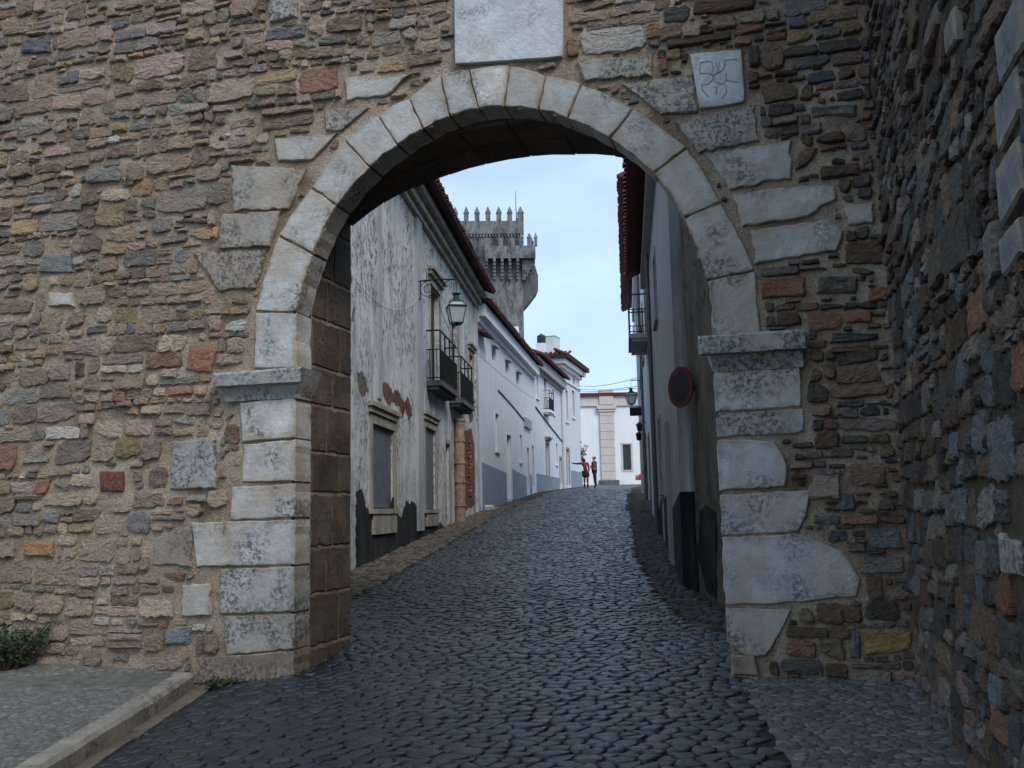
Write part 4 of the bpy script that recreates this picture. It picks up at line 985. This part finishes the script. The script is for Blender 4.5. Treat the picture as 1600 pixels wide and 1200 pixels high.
# ------------------------------------------------------------------ right hand side of the street
br = thing('old_wall_return', 'brown weathered rendered wall just behind the gateway on the right', 'wall', (2.4, 11, .5))
FB = Fr((2.36, 12.42), (2.44 - 2.36, 8.75 - 12.42)); LB = math.hypot(.08, 3.67)
mb = MB(); n_ = 14; k_ = 28; vs = []
for j in range(k_ + 1):
    for i in range(n_ + 1):
        s, z = LB * i / n_, -.1 + 6.6 * j / k_; vs.append(FB.P(s, z, .02 * mnoise.noise(V((s * 2, z * 2, 1))) + .03 + .05 * z / 6))
mb.add(vs, [(j * (n_ + 1) + i, j * (n_ + 1) + i + 1, (j + 1) * (n_ + 1) + i + 1, (j + 1) * (n_ + 1) + i) for j in range(k_) for i in range(n_)])
mb.add([FB.P(-.0, -.1, .02), FB.P(0, 6.5, .07), FB.P(0, 6.5, -1.2), FB.P(0, -.1, -1.2)], [(0, 1, 2, 3)])
mb.add([FB.P(0, 6.5, .08), FB.P(LB, 6.5, .08), FB.P(LB, 6.5, -1.2), FB.P(0, 6.5, -1.2)], [(0, 1, 2, 3)])
mb.build('rendered_face', 'plaster_brown', br, smooth=True)
patch(br, FB, [(1097, 870), (1100, 800), (1108, 790), (1125, 800), (1126, 935), (1112, 925)], 'painted_base', 'dado_black', .055, None, .03)

RA, RB_ = (2.0, 11.2), (5.52, 41.4)
FR = Fr(RB_, (RA[0] - RB_[0], RA[1] - RB_[1])); LR = math.hypot(RB_[0] - RA[0], RB_[1] - RA[1])
rs = lambda s: LR - s
ho = [(rs(7.3), rs(6.3), 5.1, 6.35), (rs(11.0), rs(10.2), 4.9, 6.2), (rs(8.1), rs(7.2), 1.9, 3.3), (rs(12.4), rs(11.4), .95, 3.1)]
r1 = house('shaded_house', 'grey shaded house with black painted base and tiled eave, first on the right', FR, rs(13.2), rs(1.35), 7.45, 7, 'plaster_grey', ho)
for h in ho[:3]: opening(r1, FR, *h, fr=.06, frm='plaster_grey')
opening(r1, FR, *ho[3], name='door', matn='wood_dark', fr=.1, sill=False)
slope_roof(r1, FR, rs(13.25), rs(1.0), 7.46, .50, 7, 1.6, 'roof_tile', .24, 'roof_tile', per_tile=True)
MB().box(FR, rs(13.2), rs(1.35), 7.2, 7.45, -.02, .16).build('cornice', 'plaster_grey', r1)
for (a, b_, z0, z1) in ((1.35, 3.55, 1.76, 1.56), (4.45, 7.0, 1.86, 1.72), (8.3, 10.2, 1.75, 1.5)):
    P = [(rs(a), .2), (rs(b_), .3), (rs(b_), z1), (rs(a), z0)]
    MB().prism([FR.P(u, z, -.02) for u, z in P], [FR.P(u, z, .012) for u, z in P]).build('painted_base', 'dado_black', r1)
FE = Fr(FR.P(rs(1.35), 0).to_tuple()[:2], -FR.ed); MB().box(FE, -.012, .6, .3, 1.765, -.02, .012).build('painted_base', 'dado_black', r1)
for s in (3.75, 4.25): MB().box(FR, rs(s + .18), rs(s), .3, 2.9, -.02, .06).build('door_post', 'plaster_grey', r1)
MB().tube([FR.P(rs(9.4), 7.1, .08), FR.P(rs(9.4), .9, .08)], .05, 8).build('downpipe', 'shutter_grey', r1)

ho = [(rs(15.2), rs(14.2), 6.0, 8.2), (rs(19.5), rs(18.5), 6.2, 7.9), (rs(24), rs(23), 6.4, 8.0), (rs(17.2), rs(16.2), 1.35, 3.6), (rs(21.5), rs(20.4), 1.7, 3.9), (rs(26.2), rs(25.2), 3.0, 4.4)]
r2 = house('balcony_house', 'taller pale house with an iron balcony and overhanging tiled eave, second on the right', FR, rs(LR), rs(13.22), 10.15, 7, 'plaster_white', ho)
opening(r2, FR, *ho[0], name='balcony_door', matn='wood_dark', fr=.1, sill=False)
for h in (ho[1], ho[2], ho[5]): opening(r2, FR, *h, fr=.1)
for h in ho[3:5]: opening(r2, FR, *h, name='door', matn='wood_dark', fr=.12, sill=False)
balcony(r2, FR, rs(15.9), rs(13.5), 6.1, .5, 1.05, 'plaster_grey')
slope_roof(r2, FR, rs(LR), rs(13.0), 10.16, .60, 7, 1.6, 'roof_tile', .26, 'roof_tile')
MB().box(FR, rs(LR), rs(13.22), 9.7, 10.15, -.02, .2).build('cornice', 'plaster_bright', r2)
for (s, w_, h, pr) in ((18.2, 2.2, .18, .75), (17.2, 1.5, .34, .5)):
    y = FR.P(rs(s), 0).y; MB().box(FR, rs(s + w_), rs(s), ground(y) - .2, ground(y) + h, -.02, pr).build('doorstep', 'frame_stone', r2)
y = FR.P(rs(23), 0).y; MB().box(FR, rs(25), rs(22.5), ground(y) - .2, ground(y) + .3, -.02, .7).build('doorstep', 'frame_stone', r2)
MB().tube([FR.P(rs(20.0), 9.6, .08), FR.P(rs(20.0), 1.6, .08)], .05, 8).build('downpipe', 'shutter_grey', r2)
MB().tube([FR.P(rs(26.8), 9.6, .08), FR.P(rs(26.8), 2.1, .08)], .05, 8).build('downpipe', 'white_metal', r2)
lantern('street_lantern', 'small distant lantern on an iron arm near the far end of the right hand houses', FR, rs(22.5), 6.05, .42, .85, False)
sg = thing('hanging_sign', 'dark rectangular sign board projecting from the right hand houses below the far lantern', 'sign', FR.P(rs(20.5), 4.9)); fs_ = Fr(FR.P(rs(20.5), 0).to_tuple()[:2], (-FR.ed))
MB().box(fs_, -.50, -.08, 4.62, 4.90, -.02, .02).build('board', 'cloth_navy', sg); MB().tube([fs_.P(-.52, 4.92), fs_.P(.02, 4.92)], .012, 5).build('arm', 'iron', sg)
for (s, z) in ((19.2, 4.15), (21.4, 4.02)):
    wl = thing('wall_lamp', ('upper' if s < 20 else 'lower') + ' small black wall lamp below the dark hanging sign', 'lamp', FR.P(rs(s), z), 'small wall lamps on the right'); p = FR.P(rs(s), z, .22)
    MB().lathe(p, [(.02, -.16), (.07, -.15), (.10, .04), (.13, .05), (.03, .14)], 6).build('lamp_body', 'iron', wl); MB().tube([FR.P(rs(s), z + .1, 0), FR.P(rs(s), z + .2, .12), p + V((0, 0, .12))], .012, 5).build('arm', 'iron', wl)

# round traffic sign beyond the brown wall
SY = 12.05; qs = Fr((0, SY), (1, 0)); sx_, sz_ = qs.uv(1063, 605)
ts = thing('traffic_sign', 'round red rimmed traffic sign with dark centre, half hidden behind the brown wall', 'traffic sign', (sx_, SY, sz_))
nrm = V((-.90, -.436, 0)); ax = V((.436, -.90, 0)); c_ = V((sx_, SY, sz_)); k = 32; rr = .262
def disc(r0, r1, d0, d1):
    mb = MB(); vs = []
    for (r_, d) in ((r0, d1), (r1, d1), (r1, d0), (r0, d0)):
        vs += [c_ + ax * (r_ * math.cos(2 * math.pi * i / k)) + V((0, 0, r_ * math.sin(2 * math.pi * i / k))) + nrm * d for i in range(k)]
    fs = [(a * k + i, a * k + (i + 1) % k, ((a + 1) % 4) * k + (i + 1) % k, ((a + 1) % 4) * k + i) for a in range(4) for i in range(k)]
    if r0 < .01: fs = fs
    return mb.add(vs, fs)
disc(.19, rr, -.012, .004).build('rim', 'sign_red', ts); disc(.001, .189, -.012, .003).build('face', 'sign_blue', ts)
pb = c_ - nrm * .02; MB().tube([pb, pb - nrm * .25 + V((.1, 0, 0))], .025, 6).build('mount', 'iron', ts)

# ------------------------------------------------------------------ far end: church flank, keep
FC = Fr((3.5, 75), (1, .02)); cw = thing('church_wall', 'long white church flank with stone pilaster closing the street', 'building', (8, 75, ground(75)))
ho = [(5.05, 5.68, 4.62, 6.62)]
mb = MB(); facade(mb, FC, -3, 26, 3.0, 9.75, ho); mb.box(FC, -3, 26, 3.0, 9.75, -8, -.5); mb.build('wall', 'plaster_bright', cw)
MB().box(FC, 5.07, 5.66, 4.64, 6.6, -.2, -.16).build('window', 'pane_dark', cw)
mb = MB(); mb.box(FC, 4.92, 5.05, 4.5, 6.75, -.02, .04).box(FC, 5.68, 5.81, 4.5, 6.75, -.02, .04).box(FC, 5.05, 5.68, 6.62, 6.75, -.02, .04).box(FC, 5.05, 5.68, 4.5, 4.62, -.02, .04); mb.build('window_surround', 'pale_stone', cw)
MB().box(FC, -3, 26, 9.755, 10.45, -.5, .06).build('frieze', 'pale_stone', cw); MB().box(FC, -3, 26, 9.66, 9.75, -.02, .14).build('cornice', 'pale_stone', cw)
MB().box(FC, -3, 26, 10.455, 10.7, -.6, .25).build('tile_coping', 'roof_tile', cw)
z = 3.3; i = 0
while z < 9.2:
    h = min(.62, 9.2 - z); MB().box(FC, 3.32, 4.42, z + .01, z + h - .01, -.02, .20 + jit(.01)).build('pilaster_block', 'pale_stone', cw); z += h
MB().box(FC, 3.2, 4.54, 9.2, 9.4, -.02, .27).box(FC, 3.12, 4.62, 9.402, 9.65, -.02, .34).build('capital', 'pale_stone', cw); MB().box(FC, 3.32, 4.42, 9.77, 10.9, -.5, .2).build('pilaster_head', 'pale_stone', cw)
MB().box(FC, 3.1, 4.65, 3.2, 3.85, -.02, .4).build('plinth', 'keep_dark', cw)

FT = Fr((0, 150), (1, .06)); kp = thing('castle_keep', 'tall battlemented stone keep with corbelled balcony above the roofs', 'tower', FT.P(-2, 10))
T = lambda x, y, d=0: FT.uv(x, y, d)
uR = T(817, 440)[0]; zP = T(790, 366)[1]; uL = uR - 13; zT = T(790, 346)[1]
MB().box(FT, uL, uR, 3, zP, -13, 0).build('tower_body', 'keep_stone', kp)
mb = MB().box(FT, uL - .3, uR + .3, zP + .01, zT, -13.3, .35)
for i in range(26): s = uL + .2 + i * .5; mb.box(FT, s, s + .28, zP - .5, zP, -.05, .3)
mb.build('parapet', 'keep_stone', kp)
ms = (T(752, 340)[0] - T(735, 340)[0])
for i in range(8):
    for (dd, row) in ((.3, 0), (-12.7, 1)):
        s = uR - .15 - i * ms; mw = .75 if i else .95; h = 1.35
        if row and i > 5: continue
        mb = MB().box(FT, s - mw / 2, s + mw / 2, zT + .005, zT + h, dd - .75, dd); t0 = [FT.P(s - mw / 2 - .08, zT + h, dd + .08), FT.P(s + mw / 2 + .08, zT + h, dd + .08), FT.P(s + mw / 2 + .08, zT + h, dd - .83), FT.P(s - mw / 2 - .08, zT + h, dd - .83)]
        mb.add(t0 + [FT.P(s, zT + h + 1.25, dd - .38)], [(0, 1, 4), (1, 2, 4), (2, 3, 4), (3, 0, 4), (3, 2, 1, 0)]); mb.build('merlon', 'keep_stone', kp)
for i in range(1, 7):
    s = -i * ms * 1.05; mb = MB().box(FT, uR - .55, uR + .25, zT + .005, zT + 1.05, s - .8, s); mb.add([FT.P(uR - .6, zT + 1.05, s + .05), FT.P(uR + .3, zT + 1.05, s + .05), FT.P(uR + .3, zT + 1.05, s - .85), FT.P(uR - .6, zT + 1.05, s - .85), FT.P(uR - .15, zT + 1.9, s - .4)], [(0, 1, 4), (1, 2, 4), (2, 3, 4), (3, 0, 4)]); mb.build('merlon', 'keep_stone', kp)
MB().tube([FT.P(uR - .8, zT, -.4), FT.P(uR - .85, zT + 5.2, -.4)], [.09, .04], 5).build('lightning_rod', 'iron', kp)
# machicolated balcony round the corner
b0 = T(757, 400)[0]; b1 = uR + 2.0; zB0 = T(790, 404)[1]; zB1 = T(790, 388)[1]; pr = 1.6
mb = MB().box(FT, b0, b1, zB0, zB1, .9, pr).box(FT, b0, b0 + .6, zB0, zB1, -.1, .9).box(FT, b1 - .6, b1, zB0, zB1, -6, .9).box(FT, b0, b1, zB0 - .35, zB0 - .01, -6, pr); mb.build('balcony_parapet', 'keep_stone', kp)
for i, (x0, x1) in enumerate(((757, 768), (779, 785), (795, 803), (811, 817), (823, 829), (834, 838))):
    a, c_ = T(x0, 380)[0], T(x1, 380)[0]; zt = zB1 + 1.3; mb = MB().box(FT, a, c_, zB1 + .005, zt, .95, pr - .03)
    if i > 2: m_ = (a + c_) / 2; mb.add([FT.P(a - .08, zt, pr + .03), FT.P(c_ + .08, zt, pr + .03), FT.P(c_ + .08, zt, .9), FT.P(a - .08, zt, .9), FT.P(m_, zt + .95, pr - .35)], [(0, 1, 4), (1, 2, 4), (2, 3, 4), (3, 0, 4)])
    mb.build('merlon', 'keep_stone', kp)
for i in range(4):
    s = -1.2 - i * 1.3; zt = zB1 + 1.3; mb = MB().box(FT, b1 - .6, b1 - .02, zB1 + .005, zt, s - .6, s); mb.add([FT.P(b1 - .65, zt, s + .05), FT.P(b1 + .03, zt, s + .05), FT.P(b1 + .03, zt, s - .65), FT.P(b1 - .65, zt, s - .65), FT.P(b1 - .3, zt + .9, s - .3)], [(0, 1, 4), (1, 2, 4), (2, 3, 4), (3, 0, 4)]); mb.build('merlon', 'keep_stone', kp)
for x in (774, 790, 806): u, z = T(x, 381); MB().box(FT, u - .45, u + .45, zB1 - .1, zB1 + 1.5, -.2, .02).build('opening', 'pane_dark', kp)  # dark boxes on the body, painting deeper shade between the merlons
for x in (760, 772, 784, 796, 808):
    u = T(x, 420)[0]; mb = MB()
    for k in range(6): mb.box(FT, u - .22, u + .22, zB0 - .36 - (k + 1) * .52, zB0 - .37 - k * .52, -.1, pr * (1 - k / 6.5))
    mb.build('corbel', 'keep_stone', kp)
for s in (.4, -1.2, -2.8, -4.4):
    mb = MB()
    for k in range(6): mb.box(FT, uR - .1, uR + 2.0 * (1 - k / 6.5), zB0 - .36 - (k + 1) * .55, zB0 - .37 - k * .55, s - .25, s + .25)
    mb.build('corbel', 'keep_stone', kp)
mb = MB(); zk0, zk1 = T(820, 452)[1], T(820, 482)[1]
PB = [(uR - .1, zk1), (uR + 1.2, zk0 - 1.7), (uR + 2.5, zk0), (uR + 2.55, zB0 - 2.6), (uR + 1.95, zB0 - .38), (uR - .1, zB0 - .38)]; mb.prism([FT.P(u, z, -.9) for u, z in PB], [FT.P(u, z, -5) for u, z in PB]); mb.build('lower_bracket', 'keep_dark', kp)
# ------------------------------------------------------------------ people
def skinned(name, chain, edges, matn, parent, root_v=0, sub=2):
    me = bpy.data.meshes.new(name); off = V(parent['_w']) if parent is not None else V((0, 0, 0))
    me.from_pydata([tuple(V(c[0]) - off) for c in chain], edges, []); o = bpy.data.objects.new(name, me); COL.objects.link(o)
    md = o.modifiers.new('skin', 'SKIN'); md.use_smooth_shade = True
    for i, c in enumerate(chain): r_ = c[1]; me.skin_vertices[0].data[i].radius = r_ if isinstance(r_, tuple) else (r_, r_); me.skin_vertices[0].data[i].use_root = (i == root_v)
    s = o.modifiers.new('sub', 'SUBSURF'); s.levels = sub; s.render_levels = sub
    me.materials.append(MAT[matn]); o['_w'] = tuple(off)
    if parent is not None: o.parent = parent
    return o
def person(label, px, py, Y, hgt, pose):
    q = Fr((0, Y), (1, 0)); X, _ = q.uv(px, py); z0 = ground(Y) - .012; k = hgt / 1.70
    t_ = thing('person', label, 'person', (X, Y, z0), 'two people at the top of the street')
    P = lambda x, y, z: (X + x * k, Y + y * k, z0 + z * k)
    if pose == 'wave':      # seen from behind, left arm stretched out to the house wall
        lean = -.06
        ch = [(P(0, 0, .92), (.13, .10)), (P(lean * .6, 0, 1.15), (.11, .09)), (P(lean, 0, 1.36), (.13, .09)), (P(lean * 1.1, 0, 1.46), .052), (P(lean * 1.5, -.01, 1.56), .088), (P(lean * 1.6, -.01, 1.64), .075),
              (P(lean - .18, 0, 1.38), .055), (P(lean - .42, .02, 1.36), .042), (P(lean - .66, .04, 1.40), .033), (P(lean - .74, .05, 1.45), .028),
              (P(lean + .18, 0, 1.37), .055), (P(lean + .24, .02, 1.12), .042), (P(lean + .22, -.06, .90), .033), (P(lean + .21, -.09, .82), .028),
              (P(-.10, 0, .86), .095), (P(-.08, 0, .48), .060), (P(-.09, .02, .08), .042), (P(-.09, -.10, .03), .035),
              (P(.10, 0, .86), .095), (P(.09, 0, .48), .060), (P(.09, .02, .08), .042), (P(.10, -.10, .03), .035)]
    else:                   # standing, turned to the left, hands in front
        ch = [(P(0, 0, .95), (.12, .11)), (P(.0, 0, 1.16), (.12, .11)), (P(.0, 0, 1.38), (.15, .11)), (P(-.01, 0, 1.49), .056), (P(-.02, -.01, 1.60), .092), (P(-.02, -.01, 1.68), .075),
              (P(-.05, -.16, 1.40), .058), (P(-.02, -.20, 1.14), .045), (P(-.16, -.12, 1.06), .036), (P(-.22, -.06, 1.08), .030),
              (P(.07, .16, 1.40), .058), (P(.12, .18, 1.13), .045), (P(-.02, .16, 1.02), .036), (P(-.10, .10, 1.04), .030),
              (P(.0, -.09, .88), .09), (P(.03, -.08, .48), .065), (P(.05, -.07, .09), .045), (P(-.06, -.08, .035), .038),
              (P(.0, .09, .88), .09), (P(.02, .09, .48), .065), (P(.06, .09, .09), .045), (P(-.05, .09, .035), .038)]
    ed = [(0, 1), (1, 2), (2, 3), (3, 4), (4, 5), (2, 6), (6, 7), (7, 8), (8, 9), (2, 10), (10, 11), (11, 12), (12, 13), (0, 14), (14, 15), (15, 16), (16, 17), (0, 18), (18, 19), (19, 20), (20, 21)]
    skinned('body', ch, ed, 'skin', t_)
    g_ = lambda i, f: (ch[i][0], tuple(a * f for a in ch[i][1]) if isinstance(ch[i][1], tuple) else ch[i][1] * f)
    if pose == 'wave':
        skinned('top', [(ch[1][0], (.165, .12)), (ch[2][0], (.185, .12)), g_(6, 1.3), g_(7, 1.3), g_(8, 1.25), g_(10, 1.3), g_(11, 1.3), g_(12, 1.25), (P(0, 0, .93), (.165, .13))], [(0, 1), (1, 2), (2, 3), (3, 4), (1, 5), (5, 6), (6, 7), (0, 8)], 'cloth_magenta', t_)
        skinned('skirt', [(P(0, 0, 1.0), (.175, .14)), (P(0, 0, .80), (.225, .18)), (P(0, 0, .56), (.235, .19))], [(0, 1), (1, 2)], 'cloth_black', t_)
        for a, b_ in ((15, 16), (19, 20)): skinned('sock', [(tuple(V(ch[a][0]) + V((0, 0, .12))), .072), (ch[a][0], .066), (tuple((V(ch[a][0]) + V(ch[b_][0])) / 2), .056)], [(0, 1), (1, 2)], 'cloth_red', t_, sub=1)
        for a, b_, c_ in ((15, 16, 17), (19, 20, 21)): skinned('boot', [(tuple((V(ch[a][0]) + V(ch[b_][0])) / 2), .062), (ch[b_][0], .054), (ch[c_][0], .044)], [(0, 1), (1, 2)], 'cloth_black', t_, sub=1)
        skinned('bag', [(P(-.16, -.14, .98), .09), (P(-.17, -.15, .84), .10)], [(0, 1)], 'cloth_black', t_)
        skinned('hair', [(P(-.088, -.03, 1.42), .085), (P(-.092, -.035, 1.54), .105), (P(-.096, -.02, 1.65), .088)], [(0, 1), (1, 2)], 'hair', t_)
    else:
        skinned('shirt', [(ch[1][0], (.17, .15)), (ch[2][0], (.19, .15)), g_(6, 1.3), g_(7, 1.3), g_(10, 1.3), g_(11, 1.3), (P(0, 0, .84), (.17, .15))], [(0, 1), (1, 2), (2, 3), (1, 4), (4, 5), (0, 6)], 'cloth_grey', t_)
        skinned('trousers', [g_(0, 1.15), g_(14, 1.2), g_(15, 1.3), g_(16, 1.45), g_(18, 1.2), g_(19, 1.3), g_(20, 1.45)], [(0, 1), (1, 2), (2, 3), (0, 4), (4, 5), (5, 6)], 'cloth_navy', t_)
        for a, b_ in ((16, 17), (20, 21)): skinned('shoe', [(ch[a][0], .056), (ch[b_][0], .048)], [(0, 1)], 'cloth_black', t_, sub=1)
        skinned('bag', [(P(-.14, -.05, 1.22), .10), (P(-.15, -.05, 1.10), .11)], [(0, 1)], 'cloth_red', t_)
        skinned('hair', [(P(.04, 0, 1.54), .080), (P(.025, 0, 1.62), .100), (P(.0, 0, 1.68), .088)], [(0, 1), (1, 2)], 'hair', t_)
    return t_
person('person in magenta top, dark skirt and boots with one arm stretched to the wall', 916, 762, 52.6, 1.68, 'wave')
person('person in grey shirt and dark trousers standing with hands in front', 929.5, 761, 52.8, 1.74, 'stand')

# ------------------------------------------------------------------ car, mostly hidden at the end of the street
cx, cy = 8.55, 67.0; cz_ = ground(cy); car = thing('parked_car', 'red car with only its nose showing past the right hand houses', 'car', (cx + 1.9, cy, cz_))
prof = [(0, .32), (-.02, .5), (.08, .68), (.55, .80), (1.05, .90), (1.65, 1.34), (2.9, 1.38), (3.6, .98), (3.8, .85), (3.82, .35)]
mb = MB(); rows = []
for y, sc in ((-.82, .97), (-.72, 1.0), (.72, 1.0), (.82, .97)): rows.append([V((cx + x, cy + y * (1 if z < .95 else .86), cz_ + (z if z < .6 else .6 + (z - .6) * sc))) for x, z in prof])
n = len(prof); mb.add(sum(rows, []), [(i * n + j, i * n + (j + 1) % n, (i + 1) * n + (j + 1) % n, (i + 1) * n + j) for i in range(3) for j in range(n)] + [tuple(range(n)), tuple(range(3 * n, 4 * n))[::-1]])
body = mb.build('body', 'car_red', car)
MB().prism([V((cx + x, cy - .66, cz_ + z + .012)) for x, z in ((1.08, .92), (1.62, 1.31), (1.60, 1.33), (1.05, .935))], [V((cx + x, cy + .66, cz_ + z + .012)) for x, z in ((1.08, .92), (1.62, 1.31), (1.60, 1.33), (1.05, .935))]).build('windscreen', 'pane_dark', car)
for sgn in (-1, 1): 
    A = [V((cx + x, cy + sgn * .725, cz_ + z)) for x, z in ((1.35, .98), (1.75, 1.28), (2.85, 1.31), (3.35, 1.0))]; MB().prism(A, [p + V((0, sgn * .012, 0)) for p in A]).build('side_window', 'pane_dark', car)
    MB().lathe((cx + .03, cy + sgn * .55, cz_ + .6), [(.02, -.07), (.10, -.05), (.10, .05), (.02, .07)], 8).build('headlight', 'white_metal', car)
    for x in (.72, 3.05):
        w_ = MB().tube([V((cx + x, cy + sgn * .66, cz_ + .29)), V((cx + x, cy + sgn * .835, cz_ + .29))], .29, 18).build('wheel', 'tyre', car); MB().tube([V((cx + x, cy + sgn * .80, cz_ + .29)), V((cx + x, cy + sgn * .842, cz_ + .29))], .18, 12).build('rim', 'chrome', w_)

# ------------------------------------------------------------------ wires across the street
def wire(label, A, B, sag, r_=.012):
    A, B = V(A), V(B); mb = MB(); o_ = (A + B) / 2
    mb.tube([A + (B - A) * (i / 14) - V((0, 0, sag * 4 * (i / 14) * (1 - i / 14))) for i in range(15)], r_, 4); o = mb.build('overhead_wire', 'wire', None, loc=A); tag(o, label, 'wire', 'overhead wires'); o['kind'] = 'thing'
q58 = Fr((0, 57), (1, 0)); q33 = Fr((0, 38), (1, 0))
def pt(fr, x, y): u, z = fr.uv(x, y); return fr.P(u, z)
wire('top wire sagging across the street end to the far lantern', pt(q58, 904, 603), pt(q33, 996, 590), .15); wire('middle wire across the street just above the church wall', pt(q58, 904, 608), pt(q33, 998, 603), .10); wire('lowest wire crossing right above the church coping', pt(q58, 905, 612), pt(q33, 1000, 606), .05)
wire('thin wire swagged along the stained plaster below the lantern bracket', F1.P(5.2, 5.35, .03), F1.P(10.4, 6.1, .05), .35, .004); wire('wire running from the stained house along the white fronts', F1.P(17.5, 6.4, .12), F2.P(12, 6.5, .25), .1, .009)
wire('thin wire running down past the iron balconies of the stained house', F1.P(11.0, 7.0, .1), F1.P(L1 - .6, 5.2, .1), .12, .007)

# ------------------------------------------------------------------ plants
def bush(name, label, c, rx, rz, nst, nlf, ls, matn, cat='plant', lean=(0, 0), seed=1, kind='thing'):
    r2 = random.Random(seed); t_ = thing(name, label, cat, c); st = MB(); lf = MB()
    for i in range(nst):
        a = r2.uniform(0, 6.28); R_ = rx * math.sqrt(r2.random()); h = rz * r2.uniform(.5, 1.0)
        tip = V(c) + V((R_ * math.cos(a) + lean[0], R_ * math.sin(a) * .7 + lean[1], h)); b0 = V(c) + V((R_ * .3 * math.cos(a), R_ * .3 * math.sin(a) * .6, 0)); md = (b0 + tip) / 2 + V((r2.uniform(-.05, .05), r2.uniform(-.05, .05), h * .12))
        st.tube([b0, md, tip], [ls * .12, ls * .09, ls * .04], 4)
        for j in range(nlf):
            f = r2.uniform(.15, 1.05); p = (b0 * (1 - f) ** 2 + md * 2 * f * (1 - f) + tip * f * f) if f <= 1 else tip
            d = V((r2.uniform(-1, 1), r2.uniform(-1, 1), r2.uniform(-.4, .9))).normalized(); sd_ = d.cross(V((r2.uniform(-1, 1), r2.uniform(-1, 1), r2.uniform(-1, 1)))).normalized(); l_ = ls * r2.uniform(.6, 1.3); wv_ = l_ * r2.uniform(.18, .3)
            lf.add([p, p + d * l_ * .5 + sd_ * wv_, p + d * l_ + V((0, 0, -l_ * .15)), p + d * l_ * .5 - sd_ * wv_], [(0, 1, 2, 3)])
    st.build('stems', 'twig', t_); o = lf.build('foliage', matn, t_); return t_
u_, _ = W.uv(40, 1040); bp = W.P(u_, 0, .25); bush('wall_shrub', 'dark green shrub growing at the foot of the wall on the raised pavement', (bp.x, bp.y, pav_z(0, bp.y) - .02), .42, .42, 90, 16, .05, 'leaf', seed=3)
u_, _ = W.uv(-40, 1050); bp = W.P(u_, 0, .25); bush('wall_shrub', 'dark green shrub at the wall foot, cut by the picture edge', (bp.x, bp.y, pav_z(0, bp.y) - .02), .40, .38, 60, 16, .05, 'leaf', seed=4)
u_, _ = W.uv(352, 1075); bp = W.P(u_, 0, .08); bush('grass_tuft', 'small bright green tuft at the foot of the left jamb', (bp.x, bp.y, ground(bp.y, bp.x) + .005), .16, .07, 26, 5, .045, 'leaf', seed=5)
pq = Fr((0, 58.2), (1, 0)); x_, z_ = pq.uv(906, 722); bush('corner_shrub', 'small green shrub sprouting at the corner of the tall white house', (x_, 58.4, z_), .50, 1.35, 11, 12, .15, 'leaf_dark', lean=(.16, 0), seed=6)
x_, z_ = pq.uv(907, 590); bush('roof_weed', 'small weed growing on the eave of the corner house', (x_, 58.0, z_), .3, .65, 9, 10, .14, 'leaf_dark', seed=7)
bq = F2.P(.4, 0, .25); 
for i, (s, d, r_) in enumerate(((.25, .28, .17), (.75, .22, .11), (.05, .45, .09), (1.15, .35, .08))):
    p = F2.P(s, 0, d); o = MB(); pts = outline(-r_, r_, -r_ * .6, r_ * .6); o2 = Fr((p.x, p.y), (0, 1)); stone_mesh(o, o2, [(a, b_ + ground(p.y) + r_ * .5) for a, b_ in pts], r_ * .8, PAL['pale'] if i == 0 else PAL['grey'], back=-r_ * .8)
    ob = o.build('loose_stone', 'rubble', None, loc=(p.x, p.y, ground(p.y))); tag(ob, ['large pale loose stone at the corner of the white house', 'grey loose stone beside the large pale one', 'small grey loose stone towards the road', 'small grey loose stone furthest along the white house'][i], 'stone', 'loose stones by the white house'); ob['kind'] = 'thing'
for o in bpy.data.objects:
    if '_w' in o: del o['_w']
